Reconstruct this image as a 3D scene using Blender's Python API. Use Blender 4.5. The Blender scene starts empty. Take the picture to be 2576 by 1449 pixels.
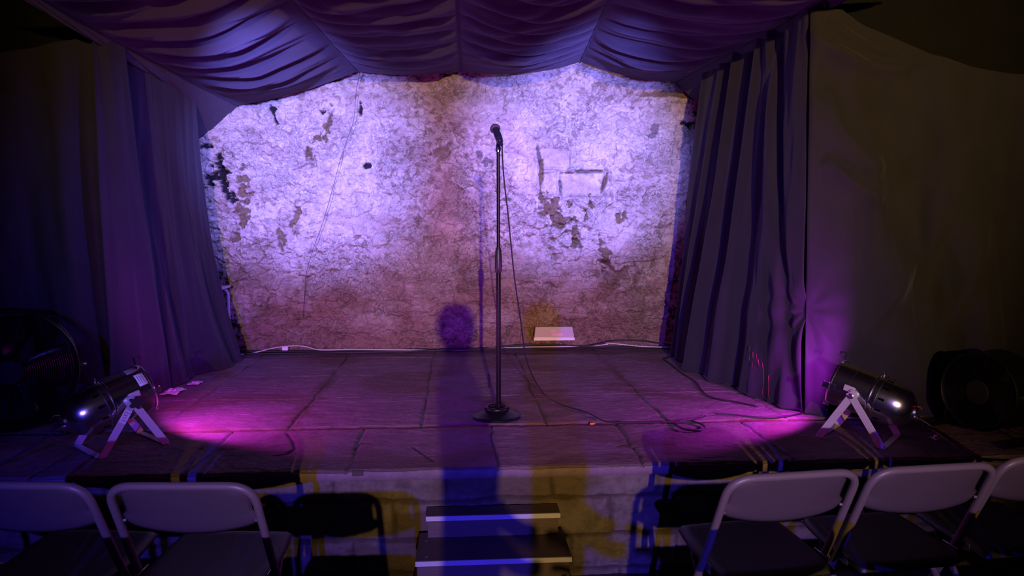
import bpy, math, random
import numpy as np
from mathutils import Vector, Matrix

S = bpy.context.scene
COL = S.collection
R = math.radians

# ------------------------------------------------------------------ camera
FPX, YAW, PITCH = 1900.0, R(4.0), R(5.2)          # focal length in pixels of the 2576 wide photo
CAM = np.array([0.0, 0.0, 1.03])                  # stage floor is z = 0, audience floor z = -0.5
cd = bpy.data.cameras.new('camera')
cam = bpy.data.objects.new('camera', cd)
COL.objects.link(cam)
cam.location = CAM
cam.rotation_euler = (R(90) - PITCH, 0, -YAW)
cd.sensor_fit = 'HORIZONTAL'
cd.sensor_width = 36.0
cd.lens = 36.0 * FPX / 2576.0
cd.clip_start = 0.02
S.camera = cam

# ------------------------------------------------------------------ world, exposure
w = bpy.data.worlds.new('world')
S.world = w
w.use_nodes = True
w.node_tree.nodes['Background'].inputs[0].default_value = (0.25, 0.2, 0.5, 1)
w.node_tree.nodes['Background'].inputs[1].default_value = 0.0015
vs = S.view_settings
vs.view_transform = 'Standard'
vs.look = 'None'
vs.exposure = 0.0
vs.gamma = 1.0
vs.use_curve_mapping = False
try:
    S.cycles.use_denoising = True
    S.cycles.sample_clamp_indirect = 4.0
    S.cycles.max_bounces = 6
except Exception:
    pass


# ------------------------------------------------------------------ house lights
def spot(name, loc, target, col, power, size, blend=0.5, radius=0.04, parent=None):
    l = bpy.data.lights.new(name, 'SPOT')
    l.color = col
    l.energy = power
    l.spot_size = R(size)
    l.spot_blend = blend
    l.shadow_soft_size = radius
    o = bpy.data.objects.new(name, l)
    COL.objects.link(o)
    o.location = loc
    o.rotation_euler = (Vector(target) - Vector(loc)).to_track_quat('-Z', 'Y').to_euler()
    if parent:
        o.parent = parent
    return o


AMBER, BLUE, VIOLET, PINK = (1.0, 0.60, 0.19), (0.05, 0.03, 1.0), (0.225, 0.215, 1.0), (1.0, 0.16, 0.80)
# two gelled lamps at the far end of the room, above the last rows
spot('light_amber', (0.36, -8.0, 2.22), (0.62, 6.0, 1.85), AMBER, 4700, 30, 0.85)
spot('light_blue', (-0.45, -8.0, 2.22), (-0.05, 3.1, 0.20), BLUE, 5400, 25, 0.9)
# violet washes hung in front of the canopy, thrown on to the back wall
spot('light_violet', (-0.95, 2.90, 1.88), (-1.12, 6.0, 1.45), VIOLET, 2200, 39, 1.0, 0.03)
spot('light_violet', (0.95, 2.90, 1.88), (0.88, 6.0, 1.50), VIOLET, 2200, 39, 1.0, 0.03)
spot('light_pink', (0.30, 2.90, 1.88), (0.26, 6.0, 1.30), PINK, 100, 26, 1.0, 0.03)
# small blue fill lamps added beside them to tint the wing curtains
spot('light_blue', (0.80, 2.90, 1.86), (-1.95, 5.1, 0.95), (0.11, 0.09, 1.0), 380, 44, 1.0, 0.03)
spot('light_blue', (-0.80, 2.90, 1.86), (1.90, 4.7, 1.05), (0.16, 0.11, 1.0), 70, 46, 1.0, 0.03)


# ------------------------------------------------------------------ rays of the photograph, for measuring places
_f = np.array([math.sin(YAW) * math.cos(PITCH), math.cos(YAW) * math.cos(PITCH), -math.sin(PITCH)])
_r = np.array([math.cos(YAW), -math.sin(YAW), 0.0])
_u = np.cross(_r, _f)


def ray(px, py):
    return _f + _r * (px - 1288) / FPX - _u * (py - 724.5) / FPX


def onz(px, py, z=0.0):
    d = ray(px, py)
    return CAM + d * (z - CAM[2]) / d[2]


def ony(px, py, y):
    d = ray(px, py)
    return CAM + d * y / d[1]


# ------------------------------------------------------------------ noise
def _lat(seed):
    g = np.random.RandomState(seed)
    a = g.rand(256, 256) * 2 * np.pi
    return np.cos(a), np.sin(a)


_L = {}


def perlin(x, y, seed=0):
    if seed not in _L:
        _L[seed] = _lat(seed)
    gx, gy = _L[seed]
    xi = np.floor(x).astype(int)
    yi = np.floor(y).astype(int)
    xf, yf = x - xi, y - yi
    u = xf * xf * xf * (xf * (xf * 6 - 15) + 10)
    v = yf * yf * yf * (yf * (yf * 6 - 15) + 10)

    def g(i, j):
        a, b = (xi + i) & 255, (yi + j) & 255
        return gx[a, b] * (xf - i) + gy[a, b] * (yf - j)
    a = g(0, 0) * (1 - u) + g(1, 0) * u
    b = g(0, 1) * (1 - u) + g(1, 1) * u
    return (a * (1 - v) + b * v) * 1.5


def fbm(x, y, octv=4, seed=0, gain=0.5):
    r, a, f = 0, 1.0, 1.0
    for k in range(octv):
        r = r + a * perlin(x * f + 17.3 * k, y * f + 9.1 * k, seed + k)
        a *= gain
        f *= 2.03
    return r


def ridged(x, y, octv=3, seed=0):
    r, a, f = 0, 1.0, 1.0
    for k in range(octv):
        r = r + a * (1 - 2 * np.abs(perlin(x * f + 5.3 * k, y * f, seed + k)))
        a *= 0.5
        f *= 2.1
    return r


def sstep(e0, e1, x):
    t = np.clip((x - e0) / (e1 - e0), 0, 1)
    return t * t * (3 - 2 * t)


# ------------------------------------------------------------------ materials
def new_mat(name):
    m = bpy.data.materials.new(name)
    m.use_nodes = True
    return m, m.node_tree, m.node_tree.nodes['Principled BSDF']


def N(nt, t, **kw):
    n = nt.nodes.new(t)
    for k, v in kw.items():
        if k in n.inputs:
            n.inputs[k].default_value = v
        else:
            setattr(n, k, v)
    return n


def plain(name, col, rough=0.6, metal=0.0, var=0.12, scale=30.0, bump=0.0, spec=0.5, emit=None, estr=0.0):
    """a surface with slight procedural unevenness in colour and relief"""
    m, nt, b = new_mat(name)
    tc = N(nt, 'ShaderNodeTexCoord')
    nz = N(nt, 'ShaderNodeTexNoise', Scale=scale, Detail=4.0)
    nt.links.new(tc.outputs['Object'], nz.inputs['Vector'])
    mx = N(nt, 'ShaderNodeMixRGB')
    mx.inputs[1].default_value = (*[c * (1 - var) for c in col], 1)
    mx.inputs[2].default_value = (*[min(1, c * (1 + var)) for c in col], 1)
    nt.links.new(nz.outputs[0], mx.inputs[0])
    nt.links.new(mx.outputs[0], b.inputs['Base Color'])
    b.inputs['Roughness'].default_value = rough
    b.inputs['Metallic'].default_value = metal
    b.inputs['Specular IOR Level'].default_value = spec
    if bump:
        bp = N(nt, 'ShaderNodeBump', Strength=bump, Distance=0.004)
        nt.links.new(nz.outputs[0], bp.inputs['Height'])
        nt.links.new(bp.outputs[0], b.inputs['Normal'])
    if emit:
        b.inputs['Emission Color'].default_value = (*emit, 1)
        b.inputs['Emission Strength'].default_value = estr
    return m


def cloth_mat(name, col, sheen=0.3, rough=0.9):
    m, nt, b = new_mat(name)
    tc = N(nt, 'ShaderNodeTexCoord')
    nz = N(nt, 'ShaderNodeTexNoise', Scale=6.0, Detail=5.0)
    wv = N(nt, 'ShaderNodeTexNoise', Scale=420.0, Detail=1.0)
    nt.links.new(tc.outputs['Object'], nz.inputs['Vector'])
    nt.links.new(tc.outputs['Object'], wv.inputs['Vector'])
    mx = N(nt, 'ShaderNodeMixRGB')
    mx.inputs[1].default_value = (*[c * 0.8 for c in col], 1)
    mx.inputs[2].default_value = (*[c * 1.2 for c in col], 1)
    nt.links.new(nz.outputs[0], mx.inputs[0])
    nt.links.new(mx.outputs[0], b.inputs['Base Color'])
    b.inputs['Roughness'].default_value = rough
    b.inputs['Specular IOR Level'].default_value = 0.15
    b.inputs['Sheen Weight'].default_value = sheen
    b.inputs['Sheen Roughness'].default_value = 0.5
    b.inputs['Sheen Tint'].default_value = (*[min(1, c * 12) for c in col], 1)
    bp = N(nt, 'ShaderNodeBump', Strength=0.15, Distance=0.002)
    nt.links.new(wv.outputs[0], bp.inputs['Height'])
    nt.links.new(bp.outputs[0], b.inputs['Normal'])
    return m


def stone_mat(name, c0, c1, stain_shade_col, darkening_col, scale=5.0, fine=90.0, bump=0.6, rough=0.9, browning_col=None, bdist=0.006):
    """stone or plaster; the mesh carries 'stain', 'soot' and 'damp' for dirt, stone tone and painted-in shade with a place of its own"""
    m, nt, b = new_mat(name)
    tc = N(nt, 'ShaderNodeTexCoord')
    n1 = N(nt, 'ShaderNodeTexNoise', Scale=scale, Detail=8.0, Roughness=0.65)
    n2 = N(nt, 'ShaderNodeTexNoise', Scale=fine, Detail=5.0, Roughness=0.6)
    n3 = N(nt, 'ShaderNodeTexNoise', Scale=scale * 6, Detail=6.0, Roughness=0.7)
    for n in (n1, n2, n3):
        nt.links.new(tc.outputs['Object'], n.inputs['Vector'])
    ad = N(nt, 'ShaderNodeMath', operation='ADD')
    nt.links.new(n1.outputs[0], ad.inputs[0])
    nt.links.new(n3.outputs[0], ad.inputs[1])
    mr = N(nt, 'ShaderNodeMapRange')
    mr.inputs[1].default_value, mr.inputs[2].default_value = 0.78, 1.2
    nt.links.new(ad.outputs[0], mr.inputs[0])
    mx = N(nt, 'ShaderNodeMixRGB')
    mx.inputs[1].default_value = (*c0, 1)
    mx.inputs[2].default_value = (*c1, 1)
    nt.links.new(mr.outputs[0], mx.inputs[0])
    last = mx
    for attr, col in (('browning', browning_col), ('stain_shade', stain_shade_col), ('darkening', darkening_col)):
        if col is None:
            continue
        at = N(nt, 'ShaderNodeAttribute', attribute_name=attr)
        mm = N(nt, 'ShaderNodeMixRGB')
        nt.links.new(at.outputs['Fac'], mm.inputs[0])
        nt.links.new(last.outputs[0], mm.inputs[1])
        mm.inputs[2].default_value = (*col, 1)
        last = mm
    nt.links.new(last.outputs[0], b.inputs['Base Color'])
    b.inputs['Roughness'].default_value = rough
    b.inputs['Specular IOR Level'].default_value = 0.25
    bp = N(nt, 'ShaderNodeBump', Strength=bump, Distance=bdist)
    nt.links.new(n2.outputs[0], bp.inputs['Height'])
    nt.links.new(bp.outputs[0], b.inputs['Normal'])
    return m


def wood_mat(name, c0, c1):
    m, nt, b = new_mat(name)
    tc = N(nt, 'ShaderNodeTexCoord')
    mp = N(nt, 'ShaderNodeMapping')
    mp.inputs['Scale'].default_value = (2.5, 40, 40)
    nz = N(nt, 'ShaderNodeTexNoise', Scale=3.0, Detail=6.0)
    nt.links.new(tc.outputs['Object'], mp.inputs[0])
    nt.links.new(mp.outputs[0], nz.inputs['Vector'])
    mx = N(nt, 'ShaderNodeMixRGB')
    mx.inputs[1].default_value = (*c0, 1)
    mx.inputs[2].default_value = (*c1, 1)
    nt.links.new(nz.outputs[0], mx.inputs[0])
    nt.links.new(mx.outputs[0], b.inputs['Base Color'])
    b.inputs['Roughness'].default_value = 0.7
    bp = N(nt, 'ShaderNodeBump', Strength=0.3, Distance=0.003)
    nt.links.new(nz.outputs[0], bp.inputs['Height'])
    nt.links.new(bp.outputs[0], b.inputs['Normal'])
    return m


M = dict(
    wall=stone_mat('crumbling_plaster', (0.58, 0.51, 0.45), (0.37, 0.31, 0.265), (0.17, 0.115, 0.06), (0.015, 0.012, 0.015),
                   browning_col=(0.27, 0.17, 0.125), fine=95.0, bump=1.0, bdist=0.014),
    slab=stone_mat('flagstone', (0.215, 0.148, 0.172), (0.145, 0.100, 0.115), (0.105, 0.062, 0.036), (0.03, 0.02, 0.02), scale=3.0, fine=60.0, bump=0.5, rough=0.75),
    face=stone_mat('stage_stone', (0.15, 0.122, 0.10), (0.085, 0.070, 0.055), (0.07, 0.05, 0.03), (0.02, 0.015, 0.01), scale=6.0, fine=80.0),
    drape=cloth_mat('black_drape', (0.023, 0.022, 0.031)),
    shade_cloth=cloth_mat('shade_black', (0.006, 0.006, 0.008), 0.0),  # near-black, so the shade of the upper corners sits in the colour
    canopy=cloth_mat('canopy_cloth', (0.040, 0.034, 0.050), sheen=0.2),
    dark=plain('dark_plaster', (0.03, 0.027, 0.027), 0.95, bump=0.4),
    carpet=plain('dark_boards', (0.03, 0.025, 0.022), 0.9, bump=0.3),
    chair=plain('beige_chair_paint', (0.118, 0.095, 0.083), 0.45, 0.0, 0.06, 120.0, 0.05),
    panel=plain('brown_panel_paint', (0.062, 0.047, 0.046), 0.5, 0.0, 0.06, 120.0, 0.05),
    seat=plain('seat_paint', (0.016, 0.015, 0.019), 0.5, 0.0, 0.08, 120.0, 0.05),
    rubber=plain('black_rubber', (0.012, 0.012, 0.013), 0.6),
    steel=plain('bare_steel', (0.45, 0.44, 0.43), 0.35, 1.0, 0.1, 60.0),
    chrome=plain('polished_metal', (0.78, 0.77, 0.76), 0.2, 1.0, 0.05, 20.0),
    alu=plain('brushed_aluminium', (0.60, 0.58, 0.57), 0.45, 0.35, 0.08, 90.0),
    blackmetal=plain('black_metal', (0.005, 0.005, 0.006), 0.4, 0.0, 0.1, 40.0, 0.0, 0.3),
    blackgloss=plain('black_gloss', (0.004, 0.004, 0.005), 0.3, 0.0, 0.1, 40.0, 0.0, 0.25),
    plastic=plain('black_plastic', (0.02, 0.02, 0.022), 0.45),
    mesh=plain('grille_steel', (0.15, 0.125, 0.115), 0.6, 0.4, 0.3, 900.0, 0.8),
    paper=plain('white_paper', (0.72, 0.70, 0.68), 0.7, 0.0, 0.05, 300.0),
    ink=plain('ink', (0.02, 0.02, 0.06), 0.8),
    silverlabel=plain('silver_label', (0.30, 0.30, 0.31), 0.4, 0.3),
    white=plain('white_paint', (0.75, 0.74, 0.72), 0.35, 0.0, 0.05),
    whitecable=plain('white_cable', (0.62, 0.58, 0.55), 0.5),
    cable=plain('black_cable', (0.014, 0.013, 0.014), 0.55),
    wood=wood_mat('dark_wood', (0.055, 0.036, 0.030), (0.115, 0.078, 0.066)),
    tape=plain('white_edging', (0.42, 0.41, 0.40), 0.55, 0.0, 0.1, 60.0, 0.2),
    orange=plain('orange_foam', (0.75, 0.20, 0.02), 0.8),
    red=plain('red_wire', (0.55, 0.04, 0.03), 0.5),
    diffuser=plain('frosted_cover', (0.50, 0.45, 0.48), 0.25, 0.0, 0.03, 40.0),
    pinkpanel=plain('pink_panel', (0.75, 0.40, 0.68), 0.4),
    gel=plain('magenta_gel', (0.5, 0.05, 0.35), 0.3, emit=(1.0, 0.10, 0.62), estr=6.0),
    void=plain('vent_black', (0.002, 0.002, 0.002), 1.0, 0.0, 0.1, 40.0, 0.0, 0.0),
    streak_red=plain('dark_red', (0.22, 0.02, 0.02), 0.5),
    skin=plain('skin', (0.45, 0.29, 0.22), 0.5),
    hub=plain('hub_grey', (0.014, 0.013, 0.018), 0.7, 0.0, 0.3, 60.0, 0.0, 0.1),
    plaque=plain('dark_plaque', (0.06, 0.04, 0.03), 0.7, 0.0, 0.7, 260.0, 0.8),
)


# ------------------------------------------------------------------ mesh building
class MB:
    """collects shapes; build() links them as ONE mesh object"""

    def __init__(self):
        self.v, self.f = [], []

    def add(self, verts, faces):
        o = len(self.v)
        self.v += [tuple(map(float, p)) for p in verts]
        self.f += [tuple(i + o for i in f) for f in faces]
        return self

    def box(self, c, s, rot=None, bev=0.0):
        hx, hy, hz = s[0] / 2, s[1] / 2, s[2] / 2
        if bev <= 0:
            vs = [(x, y, z) for x in (-hx, hx) for y in (-hy, hy) for z in (-hz, hz)]
            fs = [(0, 1, 3, 2), (4, 6, 7, 5), (0, 4, 5, 1), (2, 3, 7, 6), (0, 2, 6, 4), (1, 5, 7, 3)]
        else:
            b = min(bev, hx * .95, hy * .95, hz * .95)
            vs, fs, idx = [], [], {}
            for sx in (-1, 1):
                for sy in (-1, 1):
                    for sz in (-1, 1):
                        for ax in range(3):
                            p = [sx * (hx - b), sy * (hy - b), sz * (hz - b)]
                            p[ax] = (sx * hx, sy * hy, sz * hz)[ax]
                            idx[sx, sy, sz, ax] = len(vs)
                            vs.append(tuple(p))
            I = idx
            for ax in range(3):
                o1, o2 = (ax + 1) % 3, (ax + 2) % 3
                for s_ in (-1, 1):
                    q = []
                    for a, b_ in ((-1, -1), (1, -1), (1, 1), (-1, 1)):
                        k = [0, 0, 0]
                        k[ax], k[o1], k[o2] = s_, a, b_
                        q.append(I[k[0], k[1], k[2], ax])
                    fs.append(tuple(q if s_ > 0 else q[::-1]))
                for a in (-1, 1):           # edges along ax
                    for b_ in (-1, 1):
                        k0, k1 = [0] * 3, [0] * 3
                        k0[ax], k1[ax] = -1, 1
                        k0[o1] = k1[o1] = a
                        k0[o2] = k1[o2] = b_
                        q = [I[(*k0, o1)], I[(*k1, o1)], I[(*k1, o2)], I[(*k0, o2)]]
                        fs.append(tuple(q if a * b_ < 0 else q[::-1]))
            for sx in (-1, 1):
                for sy in (-1, 1):
                    for sz in (-1, 1):
                        q = [I[sx, sy, sz, 0], I[sx, sy, sz, 1], I[sx, sy, sz, 2]]
                        fs.append(tuple(q if sx * sy * sz > 0 else q[::-1]))
        m = rot.to_3x3() if rot is not None else Matrix.Identity(3)
        c = Vector(c)
        return self.add([m @ Vector(p) + c for p in vs], fs)

    def tube(self, pts, r, n=12, closed=False, caps=True):
        P = [Vector(p) for p in pts]
        k = len(P)
        rs = r if hasattr(r, '__len__') else [r] * k
        T = []
        for i in range(k):
            a = P[(i - 1) % k] if (closed or i > 0) else P[i]
            b = P[(i + 1) % k] if (closed or i < k - 1) else P[i]
            t = (b - a)
            T.append(t.normalized() if t.length > 1e-9 else Vector((0, 0, 1)))
        ref = Vector((0, 0, 1)) if abs(T[0].z) < 0.9 else Vector((1, 0, 0))
        nrm = (ref - T[0] * ref.dot(T[0])).normalized()
        vs, fs = [], []
        for i in range(k):
            nrm = (nrm - T[i] * nrm.dot(T[i])).normalized()
            bi = T[i].cross(nrm)
            for j in range(n):
                a = 2 * math.pi * j / n
                vs.append(P[i] + (nrm * math.cos(a) + bi * math.sin(a)) * rs[i])
        for i in range(k if closed else k - 1):
            for j in range(n):
                a, b = i * n + j, i * n + (j + 1) % n
                c, d = ((i + 1) % k) * n + (j + 1) % n, ((i + 1) % k) * n + j
                fs.append((a, b, c, d))
        if caps and not closed:
            fs.append(tuple(range(n))[::-1])
            fs.append(tuple((k - 1) * n + j for j in range(n)))
        return self.add(vs, fs)

    def lathe(self, prof, mat=None, n=32, cap0=True, cap1=True):
        """prof: (radius, height) pairs round local Z; mat places it"""
        mat = mat or Matrix.Identity(4)
        vs, fs = [], []
        for r, z in prof:
            for j in range(n):
                a = 2 * math.pi * j / n
                vs.append(mat @ Vector((r * math.cos(a), r * math.sin(a), z)))
        k = len(prof)
        for i in range(k - 1):
            for j in range(n):
                fs.append((i * n + j, i * n + (j + 1) % n, (i + 1) * n + (j + 1) % n, (i + 1) * n + j))
        if cap0:
            fs.append(tuple(range(n))[::-1])
        if cap1:
            fs.append(tuple((k - 1) * n + j for j in range(n)))
        return self.add(vs, fs)

    def torus(self, c, R_, r, mat=None, n=48, m=8):
        mat = mat or Matrix.Identity(4)
        pts = [mat @ (Vector(c) + Vector((R_ * math.cos(2 * math.pi * i / n), R_ * math.sin(2 * math.pi * i / n), 0))) for i in range(n)]
        return self.tube(pts, r, m, closed=True)

    def prism(self, outline, d, mat=None):
        """outline in local XY, thickness d along local Z"""
        mat = mat or Matrix.Identity(4)
        k = len(outline)
        vs = [mat @ Vector((x, y, -d / 2)) for x, y in outline] + [mat @ Vector((x, y, d / 2)) for x, y in outline]
        fs = [tuple(range(k))[::-1], tuple(range(k, 2 * k))]
        fs += [(i, (i + 1) % k, k + (i + 1) % k, k + i) for i in range(k)]
        return self.add(vs, fs)

    def build(self, name, mat, parent=None, smooth=40, loc=None):
        me = bpy.data.meshes.new(name)
        me.from_pydata(self.v, [], self.f)
        me.validate()
        me.update()
        me.materials.append(mat)
        if smooth:
            me.polygons.foreach_set('use_smooth', [True] * len(me.polygons))
            if smooth < 180:
                try:
                    me.set_sharp_from_angle(angle=R(smooth))
                except Exception:
                    pass
        o = bpy.data.objects.new(name, me)
        COL.objects.link(o)
        if parent:
            o.parent = parent
        if loc is not None:
            o.location = loc
        return o


def grid_obj(name, P, mat, attrs=None, parent=None, flip=False, extra=None):
    """P: rows x cols x 3 array -> one smooth grid mesh; extra: more (verts, quads) welded on as given"""
    nr, nc, _ = P.shape
    V = P.reshape(-1, 3).astype(np.float32)
    i = np.arange(nr * nc).reshape(nr, nc)
    q = np.stack([i[:-1, :-1], i[:-1, 1:], i[1:, 1:], i[1:, :-1]], -1).reshape(-1, 4)
    if flip:
        q = q[:, ::-1]
    if extra is not None:
        ev, eq = extra
        q = np.concatenate([q, np.asarray(eq) + len(V)])
        V = np.concatenate([V, np.asarray(ev, np.float32)])
    me = bpy.data.meshes.new(name)
    me.vertices.add(len(V))
    me.vertices.foreach_set('co', V.ravel())
    me.loops.add(q.size)
    me.loops.foreach_set('vertex_index', q.ravel().astype(np.int32))
    me.polygons.add(len(q))
    me.polygons.foreach_set('loop_start', np.arange(0, q.size, 4, dtype=np.int32))
    me.polygons.foreach_set('use_smooth', np.ones(len(q), bool))
    for k, a in (attrs or {}).items():
        at = me.attributes.new(k, 'FLOAT', 'POINT')
        a = np.concatenate([a.ravel(), np.zeros(len(V) - a.size)]).astype(np.float32)
        at.data.foreach_set('value', a)
    me.update(calc_edges=True)
    me.validate()
    me.materials.append(mat)
    o = bpy.data.objects.new(name, me)
    COL.objects.link(o)
    if parent:
        o.parent = parent
    return o


def tag(o, label=None, cat=None, group=None, kind=None):
    if label:
        o['label'] = label
    if cat:
        o['category'] = cat
    if group:
        o['group'] = group
    if kind:
        o['kind'] = kind
    return o


def empty(name, loc, rz=0.0):
    o = bpy.data.objects.new(name, None)
    COL.objects.link(o)
    o.empty_display_size = 0.05
    o.location = loc
    o.rotation_euler = (0, 0, rz)
    return o


def structure(o):
    o['kind'] = 'structure'
    return o


def copy_tree(o, parent=None):
    c = o.copy()
    COL.objects.link(c)
    if parent:
        c.parent = parent
    for ch in [x for x in bpy.data.objects if x.parent == o]:
        copy_tree(ch, c)
    return c


def catmull(pts, per=8, closed=False):
    P = [Vector(p) for p in pts]
    k = len(P)
    out = []
    for i in range(k if closed else k - 1):
        if closed:
            a, b, c, d = P[(i - 1) % k], P[i], P[(i + 1) % k], P[(i + 2) % k]
        else:
            a, b, c, d = P[max(i - 1, 0)], P[i], P[i + 1], P[min(i + 2, k - 1)]
        for j in range(per):
            t = j / per
            out.append(0.5 * ((2 * b) + (c - a) * t + (2 * a - 5 * b + 4 * c - d) * t * t + (3 * b - a - 3 * c + d) * t ** 3))
    if not closed:
        out.append(P[-1])
    return out


# ================================================================== the back wall
def build_back_wall():
    nx, nz = 1000, 490
    x = np.linspace(-2.75, 2.75, nx)
    z = np.linspace(-0.03, 2.65, nz)
    X, Z = np.meshgrid(x, z)
    low = 1 - sstep(0.45, 0.85, Z + 0.12 * fbm(X * 1.3, Z * 1.3, 3, 71))
    wx, wz = X + 0.03 * fbm(X * 5, Z * 5, 3, 45), Z + 0.03 * fbm(X * 5, Z * 5, 3, 47)
    h = 0.022 * fbm(X * 0.9, Z * 0.9, 2, 1) + 0.020 * fbm(X * 2.6, Z * 3.6, 3, 5)
    calm = 0.15 + 0.85 * sstep(-0.22, 0.28, fbm(X * 1.9, Z * 2.3, 3, 49))
    n1, n2 = fbm(wx * 4, wz * 6.5, 5, 11), fbm(wx * 11, wz * 14, 4, 23)
    n3, n4 = fbm(wx * 22, wz * 27, 4, 29), fbm(X * 17, Z * 24, 4, 33)
    h += 0.016 * fbm(X * 6, Z * 8, 6, 37, 0.58) * (0.35 + 0.65 * calm)
    h += 0.013 * sstep(-0.01, 0.02, n1) + 0.010 * sstep(0.10, 0.13, n2) - 0.016 * sstep(0.30, 0.36, -n2) * calm
    h += calm * (0.009 * sstep(0.12, 0.17, n3) - 0.010 * sstep(0.25, 0.31, -n3) - 0.012 * sstep(0.34, 0.42, n4))
    h += low * (0.016 * sstep(-0.05, 0.05, fbm(X * 2.2, Z * 11, 4, 41)) + 0.006 * ridged(X * 3.5, Z * 13, 3, 43))
    stain_shade = np.zeros_like(h)
    darkening = np.zeros_like(h)
    wob = lambda f, s: fbm(X * f, Z * f, 4, s)

    def at(px, py):
        p = ony(px, py, 6.0)
        return p[0], p[2]

    def blob(px, py, rx, ry, seed, rough=0.9, ang=0.0, f=9):
        """ragged patch, half-sizes in photo pixels at the wall (about 3.2 mm each)"""
        cx, cz = at(px, py)
        dx, dz = X - cx, Z - cz
        c, s = math.cos(ang), math.sin(ang)
        a, b = dx * c + dz * s, -dx * s + dz * c
        d = np.hypot(a / (rx * 0.0032), b / (ry * 0.0032)) + rough * wob(f, seed)
        return 1 - sstep(0.75, 1.05, d)
    # hollows in the plaster, amber light without violet painted into them as brown
    for k, (px, py, rx, ry, an) in enumerate([(609, 470, 12, 34, 0), (614, 530, 16, 36, -0.25), (597, 590, 8, 24, 0), (779, 387, 7, 26, 0.2), (822, 330, 7, 34, -0.15),
                                              (745, 545, 9, 26, -0.2), (710, 600, 8, 22, 0), (1384, 524, 26, 24, -0.8), (1408, 556, 22, 16, -0.7), (1446, 585, 9, 30, 0.1),
                                              (1434, 508, 7, 14, 0), (1484, 505, 7, 14, 0.3), (1450, 610, 12, 16, 0), (1475, 540, 6, 16, 0), (1520, 640, 12, 34, 0),
                                              (1363, 500, 8, 14, 0), (800, 345, 12, 8, 0.3), (1560, 545, 12, 12, 0)]):
        m = blob(px, py, rx * 1.0, ry * 1.05, 100 + k, 1.15, an, 19)
        stain_shade = np.maximum(stain_shade, m)
        h -= 0.018 * m
    # dark holes at the left edge, their shade painted in black as well
    for k, (px, py, rx, ry, an) in enumerate([(533, 445, 16, 22, -0.4), (562, 440, 12, 26, 0.3), (568, 470, 9, 26, 0.2), (585, 500, 8, 18, 0), (549, 400, 8, 26, 0.3),
                                              (520, 370, 14, 6, 0), (690, 285, 6, 22, 0.2), (906, 270, 4, 11, 0), (813, 286, 5, 9, 0), (923, 417, 6, 10, -0.5),
                                              (1735, 312, 18, 8, 0)]):
        m = blob(px, py, rx, ry, 140 + k, 1.1, an, 19)
        darkening = np.maximum(darkening, m)
        h -= 0.035 * m
    # reddish and dark blotches beside the microphone
    for k, (px, py, rx, ry) in enumerate([(1207, 389, 11, 11), (1224, 402, 12, 11), (1223, 414, 6, 6), (1649, 325, 12, 16), (1640, 342, 12, 6), (1276, 500, 12, 8)]):
        darkening = np.maximum(darkening, 0.62 * blob(px, py, rx, ry, 170 + k, 0.5, 0, 18))
    for k, (px, py, rx, ry, s) in enumerate([(1115, 385, 18, 24, 0.75), (1150, 460, 50, 26, 0.45), (1170, 520, 70, 40, 0.35), (625, 335, 22, 16, 0.4), (880, 262, 14, 22, 0.35), (1540, 700, 60, 26, 0.75),
                                             (1325, 690, 28, 28, 0.4), (640, 690, 60, 22, 0.5), (1580, 770, 90, 50, 0.45), (1300, 560, 60, 16, 0.2), (1180, 250, 70, 20, 0.35), (1690, 240, 90, 7, 0.9)]):
        stain_shade = np.maximum(stain_shade, s * blob(px, py, rx, ry, 190 + k, 0.9, 0, 8))
    # three squared stones left bare on the right
    for (x0, y0, x1, y1, d, rr) in [(1359, 374, 1433, 429, 0.010, 0.035), (1364, 434, 1411, 488, 0.022, 0.012), (1414, 434, 1522, 492, 0.026, 0.015)]:
        ax, az = at(x0, y1)
        bx, bz = at(x1, y0)
        cx, cz, hx, hz = (ax + bx) / 2, (az + bz) / 2, (bx - ax) / 2, (bz - az) / 2
        qx, qz = np.abs(X - cx) - hx + rr, np.abs(Z - cz) - hz + rr
        sd = np.hypot(np.maximum(qx, 0), np.maximum(qz, 0)) + np.minimum(np.maximum(qx, qz), 0) - rr + 0.006 * wob(9, 210)
        ins = 1 - sstep(-0.006, 0.006, sd)
        base = h[(ins > 0.5)].mean() if (ins > 0.5).any() else 0
        h = h * (1 - ins) + ins * (base - d + 0.004 * fbm(X * 30, Z * 30, 3, 212))
        darkening *= 1 - ins
        h -= 0.012 * np.exp(-(sd / 0.008) ** 2)
        h += 0.010 * np.exp(-((sd - 0.028) / 0.014) ** 2)
    for k, (px, py, rx, ry, an, dk) in enumerate([(1522, 462, 5, 34, -0.25, 0), (1481, 430, 42, 5, 0.03, 1), (1411, 466, 5, 20, 0.15, 1), (1362, 440, 6, 46, -0.05, 0), (1357, 395, 4, 26, 0.2, 1)]):
        m = blob(px, py, rx, ry, 220 + k, 0.5, an, 12)
        h -= 0.04 * m
        if dk:
            darkening = np.maximum(darkening, 0.6 * m)
        else:
            stain_shade = np.maximum(stain_shade, m)
    # ledge and hollow low on the right, scalloped plaster skirt near the microphone stand
    m = blob(1550, 690, 70, 26, 240, 0.9, -0.35, 6)
    h -= 0.045 * m
    h += 0.02 * blob(1570, 650, 90, 10, 241, 0.6, 0, 7)
    cx, cz = at(1240, 838)
    skirt = cz + 0.035 * np.abs(np.sin((X - cx) * 17)) + 0.02 * fbm(X * 6, X * 0 + 3, 3, 250)
    h -= 0.020 * (1 - sstep(-0.006, 0.006, Z - skirt)) * (np.exp(-((X - 0.3) / 1.4) ** 4))
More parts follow.
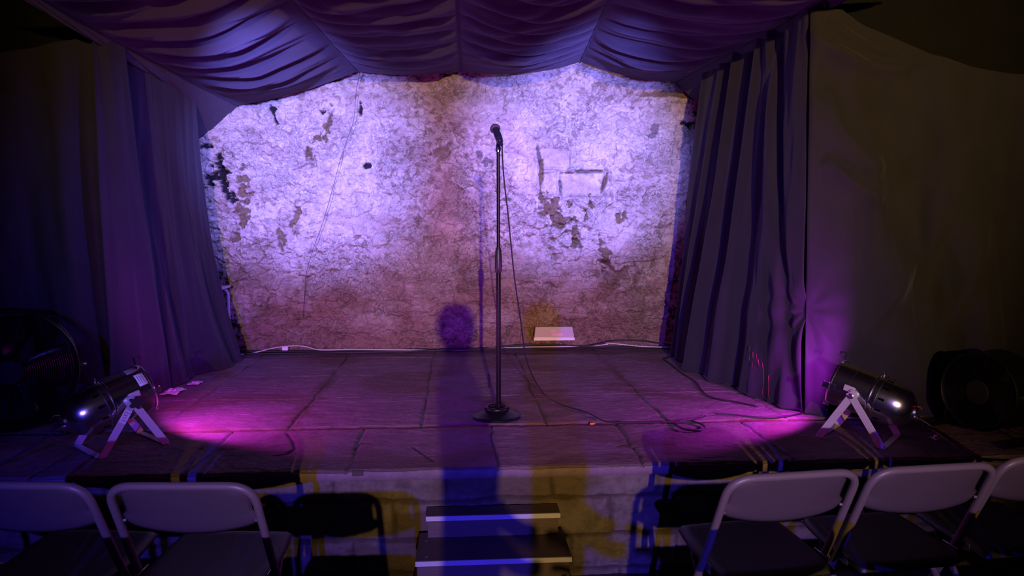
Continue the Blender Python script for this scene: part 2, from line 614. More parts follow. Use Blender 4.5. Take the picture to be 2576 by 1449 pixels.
    browning = low * (0.55 + 0.5 * fbm(X * 2.3, Z * 4.0, 4, 61)) + 0.5 * (1 - sstep(0.10, 0.30, Z)) + 0.30 * sstep(0.1, 0.4, fbm(X * 3.1, Z * 3.6, 4, 63))  # browner low down: part brown stone, part weaker light put into the colour
    browning = np.clip(browning, 0, 0.95)
    speck = sstep(0.20, 0.34, fbm(X * 17, Z * 20, 3, 65)) * 0.55
    stain_shade = np.maximum(stain_shade, speck * (0.35 + 0.65 * sstep(-0.2, 0.3, fbm(X * 1.6, Z * 1.6, 2, 66))))
    h -= h.mean()
    P = np.stack([X, 6.0 - h * 1.45, Z], -1)
    structure(grid_obj('wall_back', P, M['wall'], dict(stain_shade=stain_shade, darkening=darkening, browning=browning)))


build_back_wall()


# ================================================================== the stage: flagstones, front, floor below
XJ = [-2.12, -1.49, -0.845, -0.197, 0.430, 1.060, 1.69, 2.32]          # joints of the rows behind the microphone
XF = [-2.35, -1.73, -1.108, -0.465, 0.155, 0.777, 1.432, 2.06, 2.7]    # joints of the front row
YJ = [3.085, 3.712, 4.352, 4.985, 5.62, 6.3]


def build_stage_floor():
    x = np.linspace(-3.45, 3.45, 920)
    y = np.concatenate([np.linspace(3.06, 4.6, 320), np.linspace(4.605, 6.02, 160)])
    X, Y = np.meshgrid(x, y)
    wx = X + 0.012 * fbm(X * 3, Y * 3, 3, 301)
    wy = Y + 0.010 * fbm(X * 3, Y * 3, 3, 305)
    dj = np.full_like(X, 9.0)
    for xx in XJ:
        dj = np.where(wy > YJ[1], np.minimum(dj, np.abs(wx - xx)), dj)
    for xx in XF:
        dj = np.where(wy <= YJ[1], np.minimum(dj, np.abs(wx - xx)), dj)
    dy = np.full_like(X, 9.0)
    for yy in YJ[2:5]:
        dy = np.minimum(dy, np.abs(wy - yy) * 2.0)
    dj = np.minimum(dj, dy)
    wide = np.abs(wy - YJ[1])                      # the wide mortar joint in front of the stand
    row = np.digitize(wy, YJ)
    colm = np.where(wy > YJ[1], np.digitize(wx, XJ), np.digitize(wx, XF) + 20)
    rs = np.random.RandomState(7).rand(64, 64)
    lvl = rs[row % 64, colm % 64]
    h = 0.004 * (lvl - 0.5) + 0.0025 * fbm(X * 2.5, Y * 2.5, 3, 311)
    n = fbm(X * 6, Y * 12, 4, 315)
    h += 0.0018 * sstep(0.05, 0.12, n) + 0.0016 * fbm(X * 9 + Y * 3, Y * 16, 4, 319) * sstep(-0.2, 0.3, fbm(X * 1.4, Y * 1.4, 2, 321))
    h += 0.0012 * fbm(X * 40, Y * 50, 2, 323)
    j = 1 - sstep(0.003, 0.010, dj + 0.003 * fbm(X * 6, Y * 6, 2, 325))
    h -= 0.008 * j
    jw = 1 - sstep(0.024, 0.036, wide + 0.010 * fbm(X * 5, Y * 3, 3, 327))
    h -= 0.009 * jw - 0.003 * jw * fbm(X * 20, Y * 20, 2, 329)
    # a few cracks in the front slabs
    crack = np.zeros_like(X)
    for pts in ([(722, 1090), (738, 1112), (742, 1130), (720, 1142), (690, 1146)], [(890, 1130), (910, 1115), (935, 1118)], [(1040, 1125), (1075, 1150), (1090, 1160)],
                [(1590, 1125), (1570, 1118), (1550, 1122)], [(1230, 940), (1231, 975)]):
        W = [onz(*p)[:2] for p in pts]
        for a, b in zip(W, W[1:]):
            d = b - a
            t = np.clip(((X - a[0]) * d[0] + (Y - a[1]) * d[1]) / (d @ d), 0, 1)
            crack = np.maximum(crack, 1 - sstep(0.002, 0.009, np.hypot(X - a[0] - t * d[0], Y - a[1] - t * d[1])))
    h -= 0.006 * crack
    h -= 0.008 * (1 - sstep(0.0, 0.010, Y - 3.065 - 0.006 * fbm(X * 4, X * 0, 3, 331)))
    stain_shade = np.clip(jw * 0.9 + 0.55 * sstep(0.1, 0.5, fbm(X * 1.7, Y * 2.4, 4, 335)) + 0.5 * (j > 0.5) * sstep(0.0, 0.3, fbm(X * 2, Y * 2, 2, 337)), 0, 1)
    for c in ((0.43, 4.6), (1.06, 4.9), (-0.845, 4.7), (-0.845, 4.0)):        # dirt spilled out of the joints
        stain_shade = np.maximum(stain_shade, 0.8 * (1 - sstep(0.02, 0.06, np.abs(wx - c[0]) + 0.03 * fbm(X * 7, Y * 7, 3, 339))) * np.exp(-((Y - c[1]) / 0.35) ** 2))
    darkening = np.clip(0.55 * j * sstep(-0.1, 0.4, fbm(X * 2.1, Y * 2.1, 2, 341)) + 0.8 * crack + 0.6 * sstep(5.60, 5.72, Y) * (0.6 + 0.5 * fbm(X * 3, Y * 6, 3, 343)), 0, 1)  # dark joints and cracks, and a darker band towards the back wall
    P = np.stack([X, Y, h - 0.001], -1)
    # slab thickness: the front edge turned down and back
    fr = P[0]
    k = len(x)
    e1 = np.stack([fr[:, 0], fr[:, 1] - 0.004, np.full(k, -0.042)], -1)
    e2 = np.stack([fr[:, 0], np.full(k, 3.25), np.full(k, -0.042)], -1)
    ev = np.concatenate([fr, e1, e2])
    i = np.arange(k - 1)
    eq = np.concatenate([np.stack([i, k + i, k + i + 1, i + 1], -1), np.stack([k + i, 2 * k + i, 2 * k + i + 1, k + i + 1], -1)])
    structure(grid_obj('floor', P, M['slab'], dict(stain_shade=stain_shade, darkening=darkening), extra=(ev, eq)))


build_stage_floor()


def build_stage_front():
    x = np.linspace(-3.45, 3.45, 620)
    z = np.linspace(-0.5, -0.040, 90)
    X, Z = np.meshgrid(x, z)
    zz = Z + 0.008 * fbm(X * 3, Z * 3, 3, 401)
    d = np.full_like(X, 9.0)
    for k, zj in enumerate((-0.15, -0.315, -0.47)):
        d = np.minimum(d, np.abs(zz - zj))
    crs = np.digitize(zz, (-0.47, -0.315, -0.15))
    off = np.array([0.0, 0.22, 0.05, 0.3])[crs]
    d = np.minimum(d, np.abs((X + off + 0.01 * fbm(X * 4, Z * 5, 2, 403)) % 0.46 - 0.23))
    j = 1 - sstep(0.003, 0.014, d + 0.006 * fbm(X * 12, Z * 12, 2, 405))
    h = 0.010 * fbm(X * 5, Z * 7, 4, 407) + 0.006 * sstep(0, 0.2, fbm(X * 15, Z * 17, 3, 409)) - 0.010 * j
    stain_shade = np.clip(0.7 * sstep(0.0, 0.4, fbm(X * 2.5, Z * 4, 4, 411)) + 0.4 * j, 0, 1)
    structure(grid_obj('wall_stage_front', np.stack([X, 3.105 - h, Z], -1), M['face'], dict(stain_shade=stain_shade, darkening=0.5 * j)))


build_stage_front()


def plane(name, pts, mat):
    b = MB()
    b.add(pts, [tuple(range(len(pts)))])
    return structure(b.build(name, mat, smooth=0))


structure(MB().box((0, -3.2, -0.53), (7.2, 12.7, 0.06)).build('floor_audience', M['carpet'], smooth=0))
structure(MB().box((-3.55, -1.7, 1.1), (0.15, 15.8, 3.3)).build('wall_left', M['dark'], smooth=0))
structure(MB().box((3.55, -1.7, 1.1), (0.15, 15.8, 3.3)).build('wall_right', M['dark'], smooth=0))
structure(MB().box((0, -9.55, 1.1), (7.2, 0.12, 3.3)).build('wall_front', M['dark'], smooth=0))
structure(MB().box((0, -1.7, 2.74), (7.2, 15.8, 0.1)).build('ceiling', M['dark'], smooth=0))


# ================================================================== cloth
def seam_at(seam, t):
    """points on a seam (list of xyz, back to front), t in 0..1"""
    s = np.array(seam, float)
    L = np.concatenate([[0], np.cumsum(np.linalg.norm(np.diff(s, axis=0), axis=1))])
    L /= L[-1]
    return np.stack([np.interp(t, L, s[:, k]) for k in range(3)], -1)


def build_canopy():
    root = empty('canopy', (0, 4.2, 2.2))
    seams = [
        [(-1.97, 5.93, 1.63), (-1.90, 5.62, 1.83), (-1.875, 5.2, 1.90), (-1.87, 4.2, 1.965), (-1.87, 3.9, 1.99)],
        [(-1.655, 5.93, 1.885), (-1.80, 4.2, 1.965), (-1.86, 2.2, 2.06)],
        [(-0.762, 5.93, 2.150), (-0.875, 4.2, 2.190), (-1.0, 2.2, 2.24)],
        [(0.024, 5.93, 2.160), (-0.002, 4.2, 2.205), (-0.03, 2.2, 2.25)],
        [(0.945, 5.93, 2.245), (0.82, 4.2, 2.222), (0.72, 2.2, 2.23)],
        [(1.700, 5.93, 2.100), (1.85, 4.2, 2.14), (1.93, 2.2, 2.16)],
        [(1.97, 5.93, 1.87), (1.91, 5.55, 2.07), (1.90, 4.2, 2.125), (1.88, 3.7, 2.13)],
    ]
    sag = [0.01, 0.03, 0.03, 0.055, 0.035, 0.01]
    amp = [0.03, 0.085, 0.085, 0.085, 0.085, 0.03]
    o = np.array([0, 4.2, 2.2])
    for k in range(6):
        nu, nt = 90, 240
        u = np.linspace(0, 1, nu)[None, :, None]
        t = np.linspace(0, 1, nt)
        A, B = seam_at(seams[k], t)[:, None, :], seam_at(seams[k + 1], t)[:, None, :]
        P = A * (1 - u) + B * u
        U, T = np.meshgrid(u.ravel(), t)
        dist = T * (3.73 if 0 < k < 5 else 2.0)
        prof = (4 * U * (1 - U))
        rs = np.random.RandomState(50 + k)
        ph = dist / 0.29 + 0.45 * fbm(U * 1.0 + 3 * k, dist * 0.7, 2, 500 + k) + (0.5 if k % 2 else -0.5) * (U - 0.5)
        ph2 = dist / 0.17 + 0.7 * fbm(U * 1.4 + 3 * k, dist * 1.0, 2, 520 + k)
        sc = np.abs(np.sin(np.pi * ph)) ** 0.7
        sc2 = np.abs(np.sin(np.pi * ph2))
        wgt = 0.75 + 0.5 * fbm(U * 1.2, dist * 1.5, 2, 540 + k)
        drop = sag[k] * prof + amp[k] * prof ** 0.8 * (0.86 * sc * wgt + 0.14 * sc2) * sstep(0.02, 0.75, dist)
        P[..., 2] -= drop
        P[..., 1] += (0.05 * prof) * sstep(0, 0.3, dist) * sc * 0.6
        P[..., 2] += 0.002 * fbm(U * 7, dist * 7, 2, 560 + k)
        ob = grid_obj('cloth_panel', P - o, M['canopy'], parent=root)
    for k in range(1, 6):                         # the seam cords between the panels
        pts = seam_at(seams[k], np.linspace(0, 1, 40)) - o
        MB().tube([p + np.array([0, 0, -0.003]) for p in pts], 0.006, 8).build('seam', M['drape'], root)
    tag(root, 'black gathered cloth canopy sewn in panels, hung over the stage', 'canopy')


build_canopy()


def curtain(name, top, bot, label, folds, nu=170, nv=180, soft=(0.03, 3.2), seed=0, gather=None, zlift=None, out=1.0, creases=(), flare=1.0):
    """top, bot: xyz paths of the upper and lower edge; folds: (s_top, s_bot, width_top, width_bot, amp_top, amp_bot) along the path 0..1"""
    s = np.linspace(0, 1, nu)
    v = np.linspace(0, 1, nv)
    A, B = seam_at(top, s), seam_at(bot, s)
    SS, VV = np.meshgrid(s, v)
    e = VV[..., None] ** flare
    P = A[None] * (1 - e) + B[None] * e
    P[..., 2] = A[None, :, 2] * (1 - VV) + B[None, :, 2] * VV
    tang = np.gradient(A * 0.5 + B * 0.5, axis=0)
    nrm = np.stack([-tang[:, 1], tang[:, 0], np.zeros(nu)], -1)
    nrm /= np.linalg.norm(nrm, axis=1, keepdims=True)
    nrm = nrm * out
    L = np.linalg.norm(np.diff(A * 0.5 + B * 0.5, axis=0), axis=1).sum()
    D = soft[0] * (0.4 + 0.8 * VV) * fbm(SS * L * soft[1], VV * 0.9, 3, 600 + seed) + 0.012 * fbm(SS * L * 9, VV * 2.0, 2, 620 + seed) * (0.4 + VV)
    for st, sb, wt, wb, at_, ab in folds:
        c = st + (sb - st) * VV
        wd = wt + (wb - wt) * VV
        a = at_ + (ab - at_) * VV
        D = D + a * np.exp(-((SS - c) * L / wd) ** 2)
    if gather:
        gs, gv, ga = gather
        H = A[:, 2].mean() - B[:, 2].mean()
        dx, dz = (SS - gs) * L, (gv - VV) * H
        rr, an = np.hypot(dx, dz), np.arctan2(dx, -dz)
        D = D * (1 - np.exp(-(rr / 0.10) ** 2)) + ga * np.cos(an * 9 + 0.4) * (rr / 0.16) * np.exp(-(rr / 0.22)) * np.exp(-np.abs(an) * 0.35) * 1.6 - 0.022 * np.exp(-(rr / 0.07) ** 2)
    for pts, wd, am in creases:                   # pulls in the cloth: a line of x,z points, a width and a depth
        C = np.array([(p[0], p[1]) for p in catmull([(x_, z_, 0) for x_, z_ in pts], 6)])
        best = np.full(SS.shape, 9.0)
        sd = np.zeros(SS.shape)
        tp = np.zeros(SS.shape)
        for q in range(len(C) - 1):
            d = C[q + 1] - C[q]
            rx, rz = P[..., 0] - C[q, 0], P[..., 2] - C[q, 1]
            tt = np.clip((rx * d[0] + rz * d[1]) / (d @ d), 0, 1)
            dd = np.hypot(rx - tt * d[0], rz - tt * d[1])
            m = dd < best
            best = np.where(m, dd, best)
            sd = np.where(m, (rx * d[1] - rz * d[0]) / math.hypot(*d), sd)
            tp = np.where(m, (q + tt) / (len(C) - 1), tp)
        D = D + am * np.exp(-(best / wd) ** 2) * (0.5 + 0.5 * np.tanh(sd / (0.25 * wd))) * np.sin(np.pi * np.clip(tp, 0.0, 1)) ** 0.6
    P = P + nrm[None] * D[..., None]
    if zlift is not None:
        P[..., 2] += zlift * VV ** 6 * np.clip(fbm(SS * 6, VV * 0 + 2.0, 2, 640 + seed), 0, 1)
    P[..., 2] = np.maximum(P[..., 2], 0.006)
    root = empty(name, (float(B[nu // 2, 0]), float(B[nu // 2, 1]), 0))
    o = np.array(root.location)
    ob = grid_obj('drape', P - o, M['drape'], parent=root)
    so = ob.modifiers.new('thickness', 'SOLIDIFY')
    so.thickness = 0.0025
    so.offset = 0
    # rolled hem along the floor
    hem = P[-2] - o + nrm * 0.002
    MB().tube([hem[i] + np.array([0, 0, 0.004]) for i in range(0, nu, 3)], 0.005, 6).build('hem', M['drape'], root)
    tag(root, label, 'curtain')
    return root, P, nrm


# left: the wing curtain running back along the stage, and the one at the front that laps over it
curtain('side_curtain',
        [(-1.865, 4.10, 1.975), (-1.862, 4.8, 1.93), (-1.835, 5.54, 1.875)],
        [(-1.93, 4.25, 0), (-1.83, 4.54, 0), (-1.66, 5.20, 0), (-1.585, 5.57, 0)],
        'dark curtain at left, its pale blue side running back to the stone wall',
        [(0.66, 0.80, 0.08, 0.12, 0.012, 0.04), (0.45, 0.40, 0.10, 0.12, 0.008, 0.03), (0.25, 0.62, 0.08, 0.10, -0.015, -0.04)],
        soft=(0.016, 2.6), seed=1, out=-1, flare=2.4)
curtain('wing_curtain',
        [(-1.79, 4.30, 1.975), (-1.82, 4.17, 1.985), (-2.05, 4.10, 1.93), (-2.4, 4.06, 1.84), (-3.44, 3.95, 1.74)],
        [(-1.74, 4.64, 0), (-1.79, 4.40, 0), (-1.92, 4.18, 0), (-2.25, 4.12, 0), (-3.44, 3.98, 0)],
        'black curtain at far left behind the drum fan, magenta glow near its hem',
        [(0.02, 0.10, 0.03, 0.08, 0.0, 0.03), (0.12, 0.22, 0.05, 0.08, 0.015, 0.05), (0.19, 0.32, 0.05, 0.07, -0.01, -0.04), (0.28, 0.42, 0.06, 0.09, 0.015, 0.05), (0.40, 0.50, 0.07, 0.10, 0.0, -0.04),
         (0.48, 0.62, 0.08, 0.1, 0.015, 0.04)],
        seed=2, out=-1, flare=1.3)
# right: the pleated wing curtain and the flat front one, meeting at a seam pinned together low down
RSR, RSP, RSN = curtain('side_curtain',
        [(1.80, 5.56, 2.12), (1.85, 4.7, 2.15), (1.80, 3.87, 2.10)],
        [(1.67, 5.66, 0), (1.55, 5.05, 0), (1.615, 4.59, 0), (1.67, 4.28, 0), (1.77, 3.93, 0), (1.83, 3.83, 0)],
        'dark pleated curtain at right, running back from the seam to the stone wall',
        [(0.04, 0.03, 0.05, 0.08, 0.03, 0.04), (0.22, 0.14, 0.05, 0.06, 0.03, 0.05), (0.30, 0.25, 0.05, 0.06, -0.05, -0.05), (0.36, 0.36, 0.04, 0.06, 0.04, 0.05), (0.48, 0.45, 0.05, 0.06, -0.05, -0.05), (0.56, 0.55, 0.05, 0.07, 0.03, 0.05),
         (0.70, 0.66, 0.05, 0.06, -0.03, -0.05), (0.66, 0.94, 0.05, 0.10, 0.03, 0.01), (0.74, 0.98, 0.05, 0.05, -0.05, -0.03)],
        seed=3, gather=(1.0, 0.735, 0.013), out=-1)
DR, DP, DN = curtain('front_curtain',
        [(1.80, 3.86, 2.10), (1.95, 3.84, 2.095), (2.12, 3.82, 2.00), (2.41, 3.79, 1.86), (2.8, 3.74, 1.77), (3.44, 3.66, 1.70)],
        [(1.825, 3.82, 0), (1.90, 3.75, 0), (2.4, 3.74, 0), (3.44, 3.60, 0)],
        'wide brownish black curtain at right, behind the chrome stage lamp, purple glow low down',
        [(0.02, 0.0, 0.03, 0.03, 0.02, 0.02), (0.08, 0.40, 0.10, 0.12, 0.02, 0.05), (0.16, 0.50, 0.10, 0.14, -0.03, -0.05), (0.40, 0.62, 0.12, 0.12, 0.03, 0.06), (0.52, 0.75, 0.12, 0.14, -0.03, -0.06), (0.75, 0.9, 0.12, 0.15, 0.05, 0.06)],
        seed=4, gather=(0.0, 0.735, 0.014), out=-1,
        creases=[([tuple(ony(px, py, 3.76)[[0, 2]]) for px, py in ln], wd, am) for ln, wd, am in [
            ([(2060, 50), (2110, 100), (2180, 140), (2300, 168)], 0.07, 0.07), ([(2100, 40), (2200, 95), (2340, 150)], 0.06, 0.05), ([(2095, 390), (2145, 445), (2225, 500)], 0.07, 0.05),
            ([(2110, 210), (2140, 330), (2240, 420)], 0.12, 0.05), ([(2420, 440), (2340, 640), (2210, 800), (2170, 900)], 0.16, 0.07), ([(2480, 560), (2400, 800), (2330, 1000)], 0.14, 0.06), ([(2022, 812), (2029, 900), (2040, 1050)], 0.035, -0.035), ([(2026, 815), (2060, 900), (2120, 970)], 0.06, 0.03)]])


def corner_shade_cloth(side, x0, y0, x1, y1, zl, label):  # black sheet added where the corner is only shaded
    n = 60
    u, v = np.meshgrid(np.linspace(0, 1, n), np.linspace(0, 1, n))
    X, Y = x0 + (x1 - x0) * u, y0 + (y1 - y0) * u + 0.02 * fbm(u * 5, v * 2, 3, 700 + int(x1))
    Z = 2.66 - v * (2.66 - zl)
    o = grid_obj('corner_shade_cloth', np.stack([X, Y, Z], -1), M['shade_cloth'])
    o.modifiers.new('thickness', 'SOLIDIFY').thickness = 0.003
    tag(o, label, 'cloth')


corner_shade_cloth(1, 1.90, 3.93, 3.44, 3.76, 1.50, 'added black cloth standing in for shade in the upper right corner above the drooping curtain')
corner_shade_cloth(-1, -1.93, 4.24, -3.44, 4.06, 1.50, 'added black cloth standing in for shade in the upper left corner above the wing curtain')


# ================================================================== microphone, stand and cable
def build_mic_stand():
    root = empty('microphone_stand', (0.190, 3.862, 0.0))
    MB().lathe([(0.118, 0.0), (0.125, 0.003), (0.126, 0.014), (0.121, 0.018), (0.108, 0.020), (0.085, 0.032), (0.060, 0.042), (0.040, 0.045), (0.0149, 0.046)], n=64).build('base', M['blackmetal'], root)
    MB().torus((0, 0, 0.050), 0.055, 0.0115, n=48, m=12).build('base_ring', M['blackmetal'], root)
    x = 0.010
    MB().lathe([(0.016, 0.040), (0.016, 0.078), (0.0125, 0.082), (0.0120, 0.80)], Matrix.Translation((x, 0, 0)), 24).build('lower_tube', M['blackgloss'], root)
    MB().lathe([(0.0125, 0.755), (0.0165, 0.765), (0.0185, 0.785), (0.0180, 0.835), (0.0150, 0.875), (0.0115, 0.885)], Matrix.Translation((x, 0, 0)), 24).build('clutch', M['plastic'], root)
    MB().lathe([(0.0085, 0.87), (0.0085, 1.372)], Matrix.Translation((x, 0, 0)), 20).build('upper_tube', M['blackgloss'], root)
    MB().lathe([(0.0118, 1.368), (0.0118, 1.378)], Matrix.Translation((x, 0, 0)), 20).build('collar', M['chrome'], root)
    return root


build_mic_stand()
tag(bpy.data.objects['microphone_stand'], 'tall black microphone stand with round weighted base at centre stage', 'microphone stand')

MIC_TAIL, MIC_BALL = Vector(ony(1258.5, 357, 3.775)), Vector(ony(1245.5, 324, 3.90))


def build_clip():
    root = bpy.data.objects['microphone_stand']
    o = Vector(root.location)
    ax = (MIC_BALL - MIC_TAIL).normalized()
    base = Vector((0.010, 0, 1.376))
    mid = MIC_TAIL + ax * 0.055 - o
    b = MB()
    b.tube([base, base + Vector((0, 0, 0.012)), base + Vector((0, 0, 0.03)), mid - Vector((0, 0, 0.016))], [0.0135, 0.0135, 0.010, 0.008], 14)
    m = Vector((0, 0, 1)).rotation_difference(ax).to_matrix().to_4x4()
    m.translation = mid
    b.lathe([(0.0165, -0.035), (0.0175, -0.03), (0.0190, 0.03), (0.0185, 0.035)], m, 20)
    c = b.build('microphone_clip', M['plastic'], root)
    return c


build_clip()


def build_mic():
    ax = (MIC_BALL - MIC_TAIL).normalized()
    root = empty('microphone', MIC_TAIL)
    m = Vector((0, 0, 1)).rotation_difference(ax).to_matrix().to_4x4()
    L = (MIC_BALL - MIC_TAIL).length
    MB().lathe([(0.0095, 0.0), (0.0125, 0.004), (0.0135, 0.02), (0.0140, 0.06), (0.0165, L - 0.045), (0.0185, L - 0.022), (0.0195, L - 0.018)], m, 28).build('handle', M['plastic'], root)
    MB().lathe([(0.0128, 0.000), (0.0140, 0.002), (0.0140, 0.008), (0.0128, 0.010)], m, 28).build('connector_ring', M['chrome'], root)
    g = MB()
    pr = []
    for i in range(17):
        a = -1.05 + (math.pi / 2 + 1.05) * i / 16
        pr.append((max(0.0255 * math.cos(a), 0.0004), L + 0.0255 * math.sin(a)))
    g.lathe(pr, m, 32)
    g.build('grille', M['mesh'], root)
    MB().lathe([(0.0258, L - 0.0035), (0.0266, L - 0.002), (0.0266, L + 0.002), (0.0258, L + 0.0035)], m, 36).build('grille_band', M['steel'], root)
    tag(root, 'black handheld microphone with round metal grille, clipped on top of the stand', 'microphone')


build_mic()


def build_mic_cable():
    ax = (MIC_BALL - MIC_TAIL).normalized()
    root = empty('microphone_cable', (0.9, 3.7, 0.0))
    o = Vector(root.location)
    m = Vector((0, 0, 1)).rotation_difference(-ax).to_matrix().to_4x4()
    m.translation = MIC_TAIL - o - ax * 0.001
    MB().lathe([(0.0090, 0.0), (0.0095, 0.002), (0.0095, 0.026), (0.0060, 0.032), (0.0050, 0.046)], m, 18).build('plug', M['plastic'], root)
    hang = [(1263, 378, 3.76), (1266, 430, 3.78), (1271, 480, 3.79), (1277, 530, 3.80), (1284, 600, 3.82), (1292, 680, 3.84), (1300, 740, 3.87), (1309, 800, 3.90), (1316, 855, 3.94), (1323, 897, 3.98),
            (1335, 935, 4.04), (1350, 965, 4.10), (1372, 993, 4.15)]
    pts = [MIC_TAIL - ax * 0.044, MIC_TAIL - ax * 0.054 + Vector((0, 0, -0.004))] + [Vector(ony(*p)) for p in hang]
    pts += [Vector(onz(px, py, 0.008)) for px, py in [(1402, 1013), (1440, 1027), (1472, 1036), (1500, 1049), (1525, 1061), (1570, 1064), (1630, 1063), (1690, 1060), (1712, 1058)]]
    c = onz(1737, 1073, 0.008)
    n = 44
    for i in range(n + 1):
        a = math.pi * 0.9 - i / n * 2 * math.pi * 2.15
        pts.append(Vector((c[0] + 0.068 * math.cos(a) * (1 - 0.04 * i / n), c[1] + 0.085 * math.sin(a) + 0.004 * math.sin(i), 0.008 + 0.008 * i / n)))
    pts += [Vector(onz(1760, 1052, 0.01)), Vector(onz(1775, 1046, 0.01))]
    MB().tube([p - o for p in catmull(pts, 6)], 0.0036, 8).build('cord', M['cable'], root, 180)
    tag(root, 'thin black microphone cable falling to the slabs and ending in a small coil', 'cable')


build_mic_cable()


# ================================================================== stage lamps (floor PAR cans)
def build_par(name, loc, heading, label, power, glow):
    root = empty(name, (loc[0], loc[1], 0.0), heading)
    TILT = R(16)
    PZ = 0.222
    # local +X is where the lamp points; canframe turns lathe Z into the tilted axis
    axis = Vector((math.cos(TILT), 0, math.sin(TILT)))
    q = Vector((0, 0, 1)).rotation_difference(axis).to_matrix().to_4x4()
    q.translation = (0, 0, PZ)
    P = lambda x, ang, r: q @ Vector((r * math.cos(ang), r * math.sin(ang), x))
    MB().lathe([(0.1005, 0.118), (0.1115, 0.118), (0.1140, 0.114), (0.1140, 0.108), (0.1095, 0.106), (0.1095, 0.030), (0.1105, 0.029), (0.1105, 0.026), (0.1095, 0.025), (0.1095, -0.055),
                (0.1135, -0.057), (0.1150, -0.062), (0.1135, -0.067), (0.1080, -0.069)], q, 64, cap0=False, cap1=False).build('barrel', M['chrome'], root)
    MB().lathe([(0.1085, -0.060), (0.1085, -0.080), (0.1130, -0.081), (0.1130, -0.090), (0.1070, -0.092), (0.1035, -0.135), (0.1000, -0.160), (0.092, -0.190), (0.076, -0.216), (0.055, -0.234),
                (0.036, -0.242), (0.034, -0.252), (0.012, -0.254)], q, 64, cap0=False).build('rear_housing', M['chrome'], root)
    MB().lathe([(0.1070, 0.112), (0.1030, 0.104), (0.1030, 0.012), (0.06, 0.012), (0.001, 0.010)], q, 48, cap0=False).build('inner_lining', M['blackmetal'], root)
    MB().lathe([(0.1, 0.016), (0.075, 0.026), (0.04, 0.032), (0.001, 0.034)], q, 40, cap0=False).build('lens', M['gel'], root)
    # ventilation slots
    for i in range(12):
        a = 2 * math.pi * (i + 0.5) / 12
        for x in (-0.112,):
            c = P(x, a, 0.1035)
            rad = (P(x, a, 0.2) - P(x, a, 0.1)).normalized()
            tn = axis.cross(rad).normalized()
            mt = Matrix((axis, tn, rad)).transposed()
            MB().box(c, (0.030, 0.011, 0.006), mt, 0.002).build('vent', M['void'], root)
    # gel-frame clips round the front rim, the top one standing up
    for a in (math.pi, math.pi / 2, -math.pi / 2, 0.0):
        rad = (P(0, a, 0.2) - P(0, a, 0.1)).normalized()
        tn = axis.cross(rad).normalized()
        mt = Matrix((axis, tn, rad)).transposed()
        b = MB()
        hgt = 0.034 if a == math.pi else 0.014
        b.box(P(0.112, a, 0.113 + hgt / 2), (0.003, 0.016, hgt), mt)
        b.box(P(0.124, a, 0.113 + hgt), (0.028, 0.026, 0.003), mt)
        b.box(P(0.100, a, 0.1135), (0.026, 0.022, 0.003), mt)
        b.box(P(0.137, a, 0.113 + hgt - 0.008), (0.003, 0.026, 0.016), mt)
        b.build('gel_clip', M['chrome'], root)
    b = MB()
    b.tube([P(-0.075, math.pi, 0.108), P(-0.075, math.pi, 0.130)], 0.004, 10)
    b.box(P(-0.075, math.pi, 0.126), (0.012, 0.024, 0.004), q.to_3x3(), 0.001)
    b.build('wing_bolt', M['chrome'], root)
    # side pivots and the two yokes that make the legs
    for s in (-1, 1):
        b = MB()
        out = [(0.028 * math.cos(t), 0.028 * math.sin(t)) for t in np.linspace(0, 2 * math.pi, 20)[:-1]]
        mt = Matrix(((1, 0, 0, 0), (0, 0, 1, s * 0.1195), (0, 1, 0, PZ), (0, 0, 0, 1)))
        b.prism([(x * 0.75 + 0.014 * (y > 0) * 0, y) for x, y in out], 0.020, mt)
        b.box((0.018, s * 0.1145, PZ + 0.026), (0.050, 0.008, 0.030), Matrix.Rotation(-TILT, 3, 'Y'), 0.003)
        b.build('pivot_bracket', M['alu'], root)
        MB().tube([(0, s * 0.118, PZ), (0, s * 0.152, PZ)], 0.007, 12).build('pivot_bolt', M['steel'], root)
    for s, nm, yo in ((1, 'front_yoke', 0.1355), (-1, 'rear_yoke', 0.1405)):
        b = MB()
        foot = Vector((s * 0.140, 0, 0.003))
        for sd in (-1, 1):
            a, e = Vector((-s * 0.010, sd * yo, PZ + 0.016)), Vector((foot.x, sd * yo, 0.003))
            d = e - a
            ang = math.atan2(d.z, d.x)
            mt = Matrix.Rotation(-ang, 3, 'Y')
            b.box((a + e) / 2, (d.length, 0.0045, 0.033), mt, 0.001)
        b.box((foot.x, 0, 0.0026), (0.030, 2 * yo + 0.0045, 0.005), None, 0.001)
        b.build(nm, M['alu'], root)
    # star knob on one side, nut on the other
    kn = []
    for i in range(40):
        a = 2 * math.pi * i / 40
        r = 0.0225 + 0.0075 * math.cos(5 * a)
        kn.append((r * math.cos(a), r * math.sin(a)))
    mt = Matrix(((1, 0, 0, 0.004), (0, 0, 1, -0.160), (0, 1, 0, PZ), (0, 0, 0, 1)))
    MB().prism(kn, 0.022, mt).build('star_knob', M['rubber'], root)
    MB().lathe([(0.013, 0), (0.013, 0.004), (0.0085, 0.006), (0.0085, 0.012)], Matrix(((1, 0, 0, 0), (0, 0, 1, 0.145), (0, -1, 0, PZ), (0, 0, 0, 1))), 16).build('pivot_nut', M['steel'], root)
    # rear gland with cable
    g0 = P(-0.250, 0, 0.018)
    MB().lathe([(0.014, 0), (0.014, -0.018), (0.009, -0.022), (0.009, -0.034)], Matrix.Translation(g0) @ q.to_3x3().to_4x4(), 14).build('cable_gland', M['chrome'], root)
    e = g0 - axis * 0.033
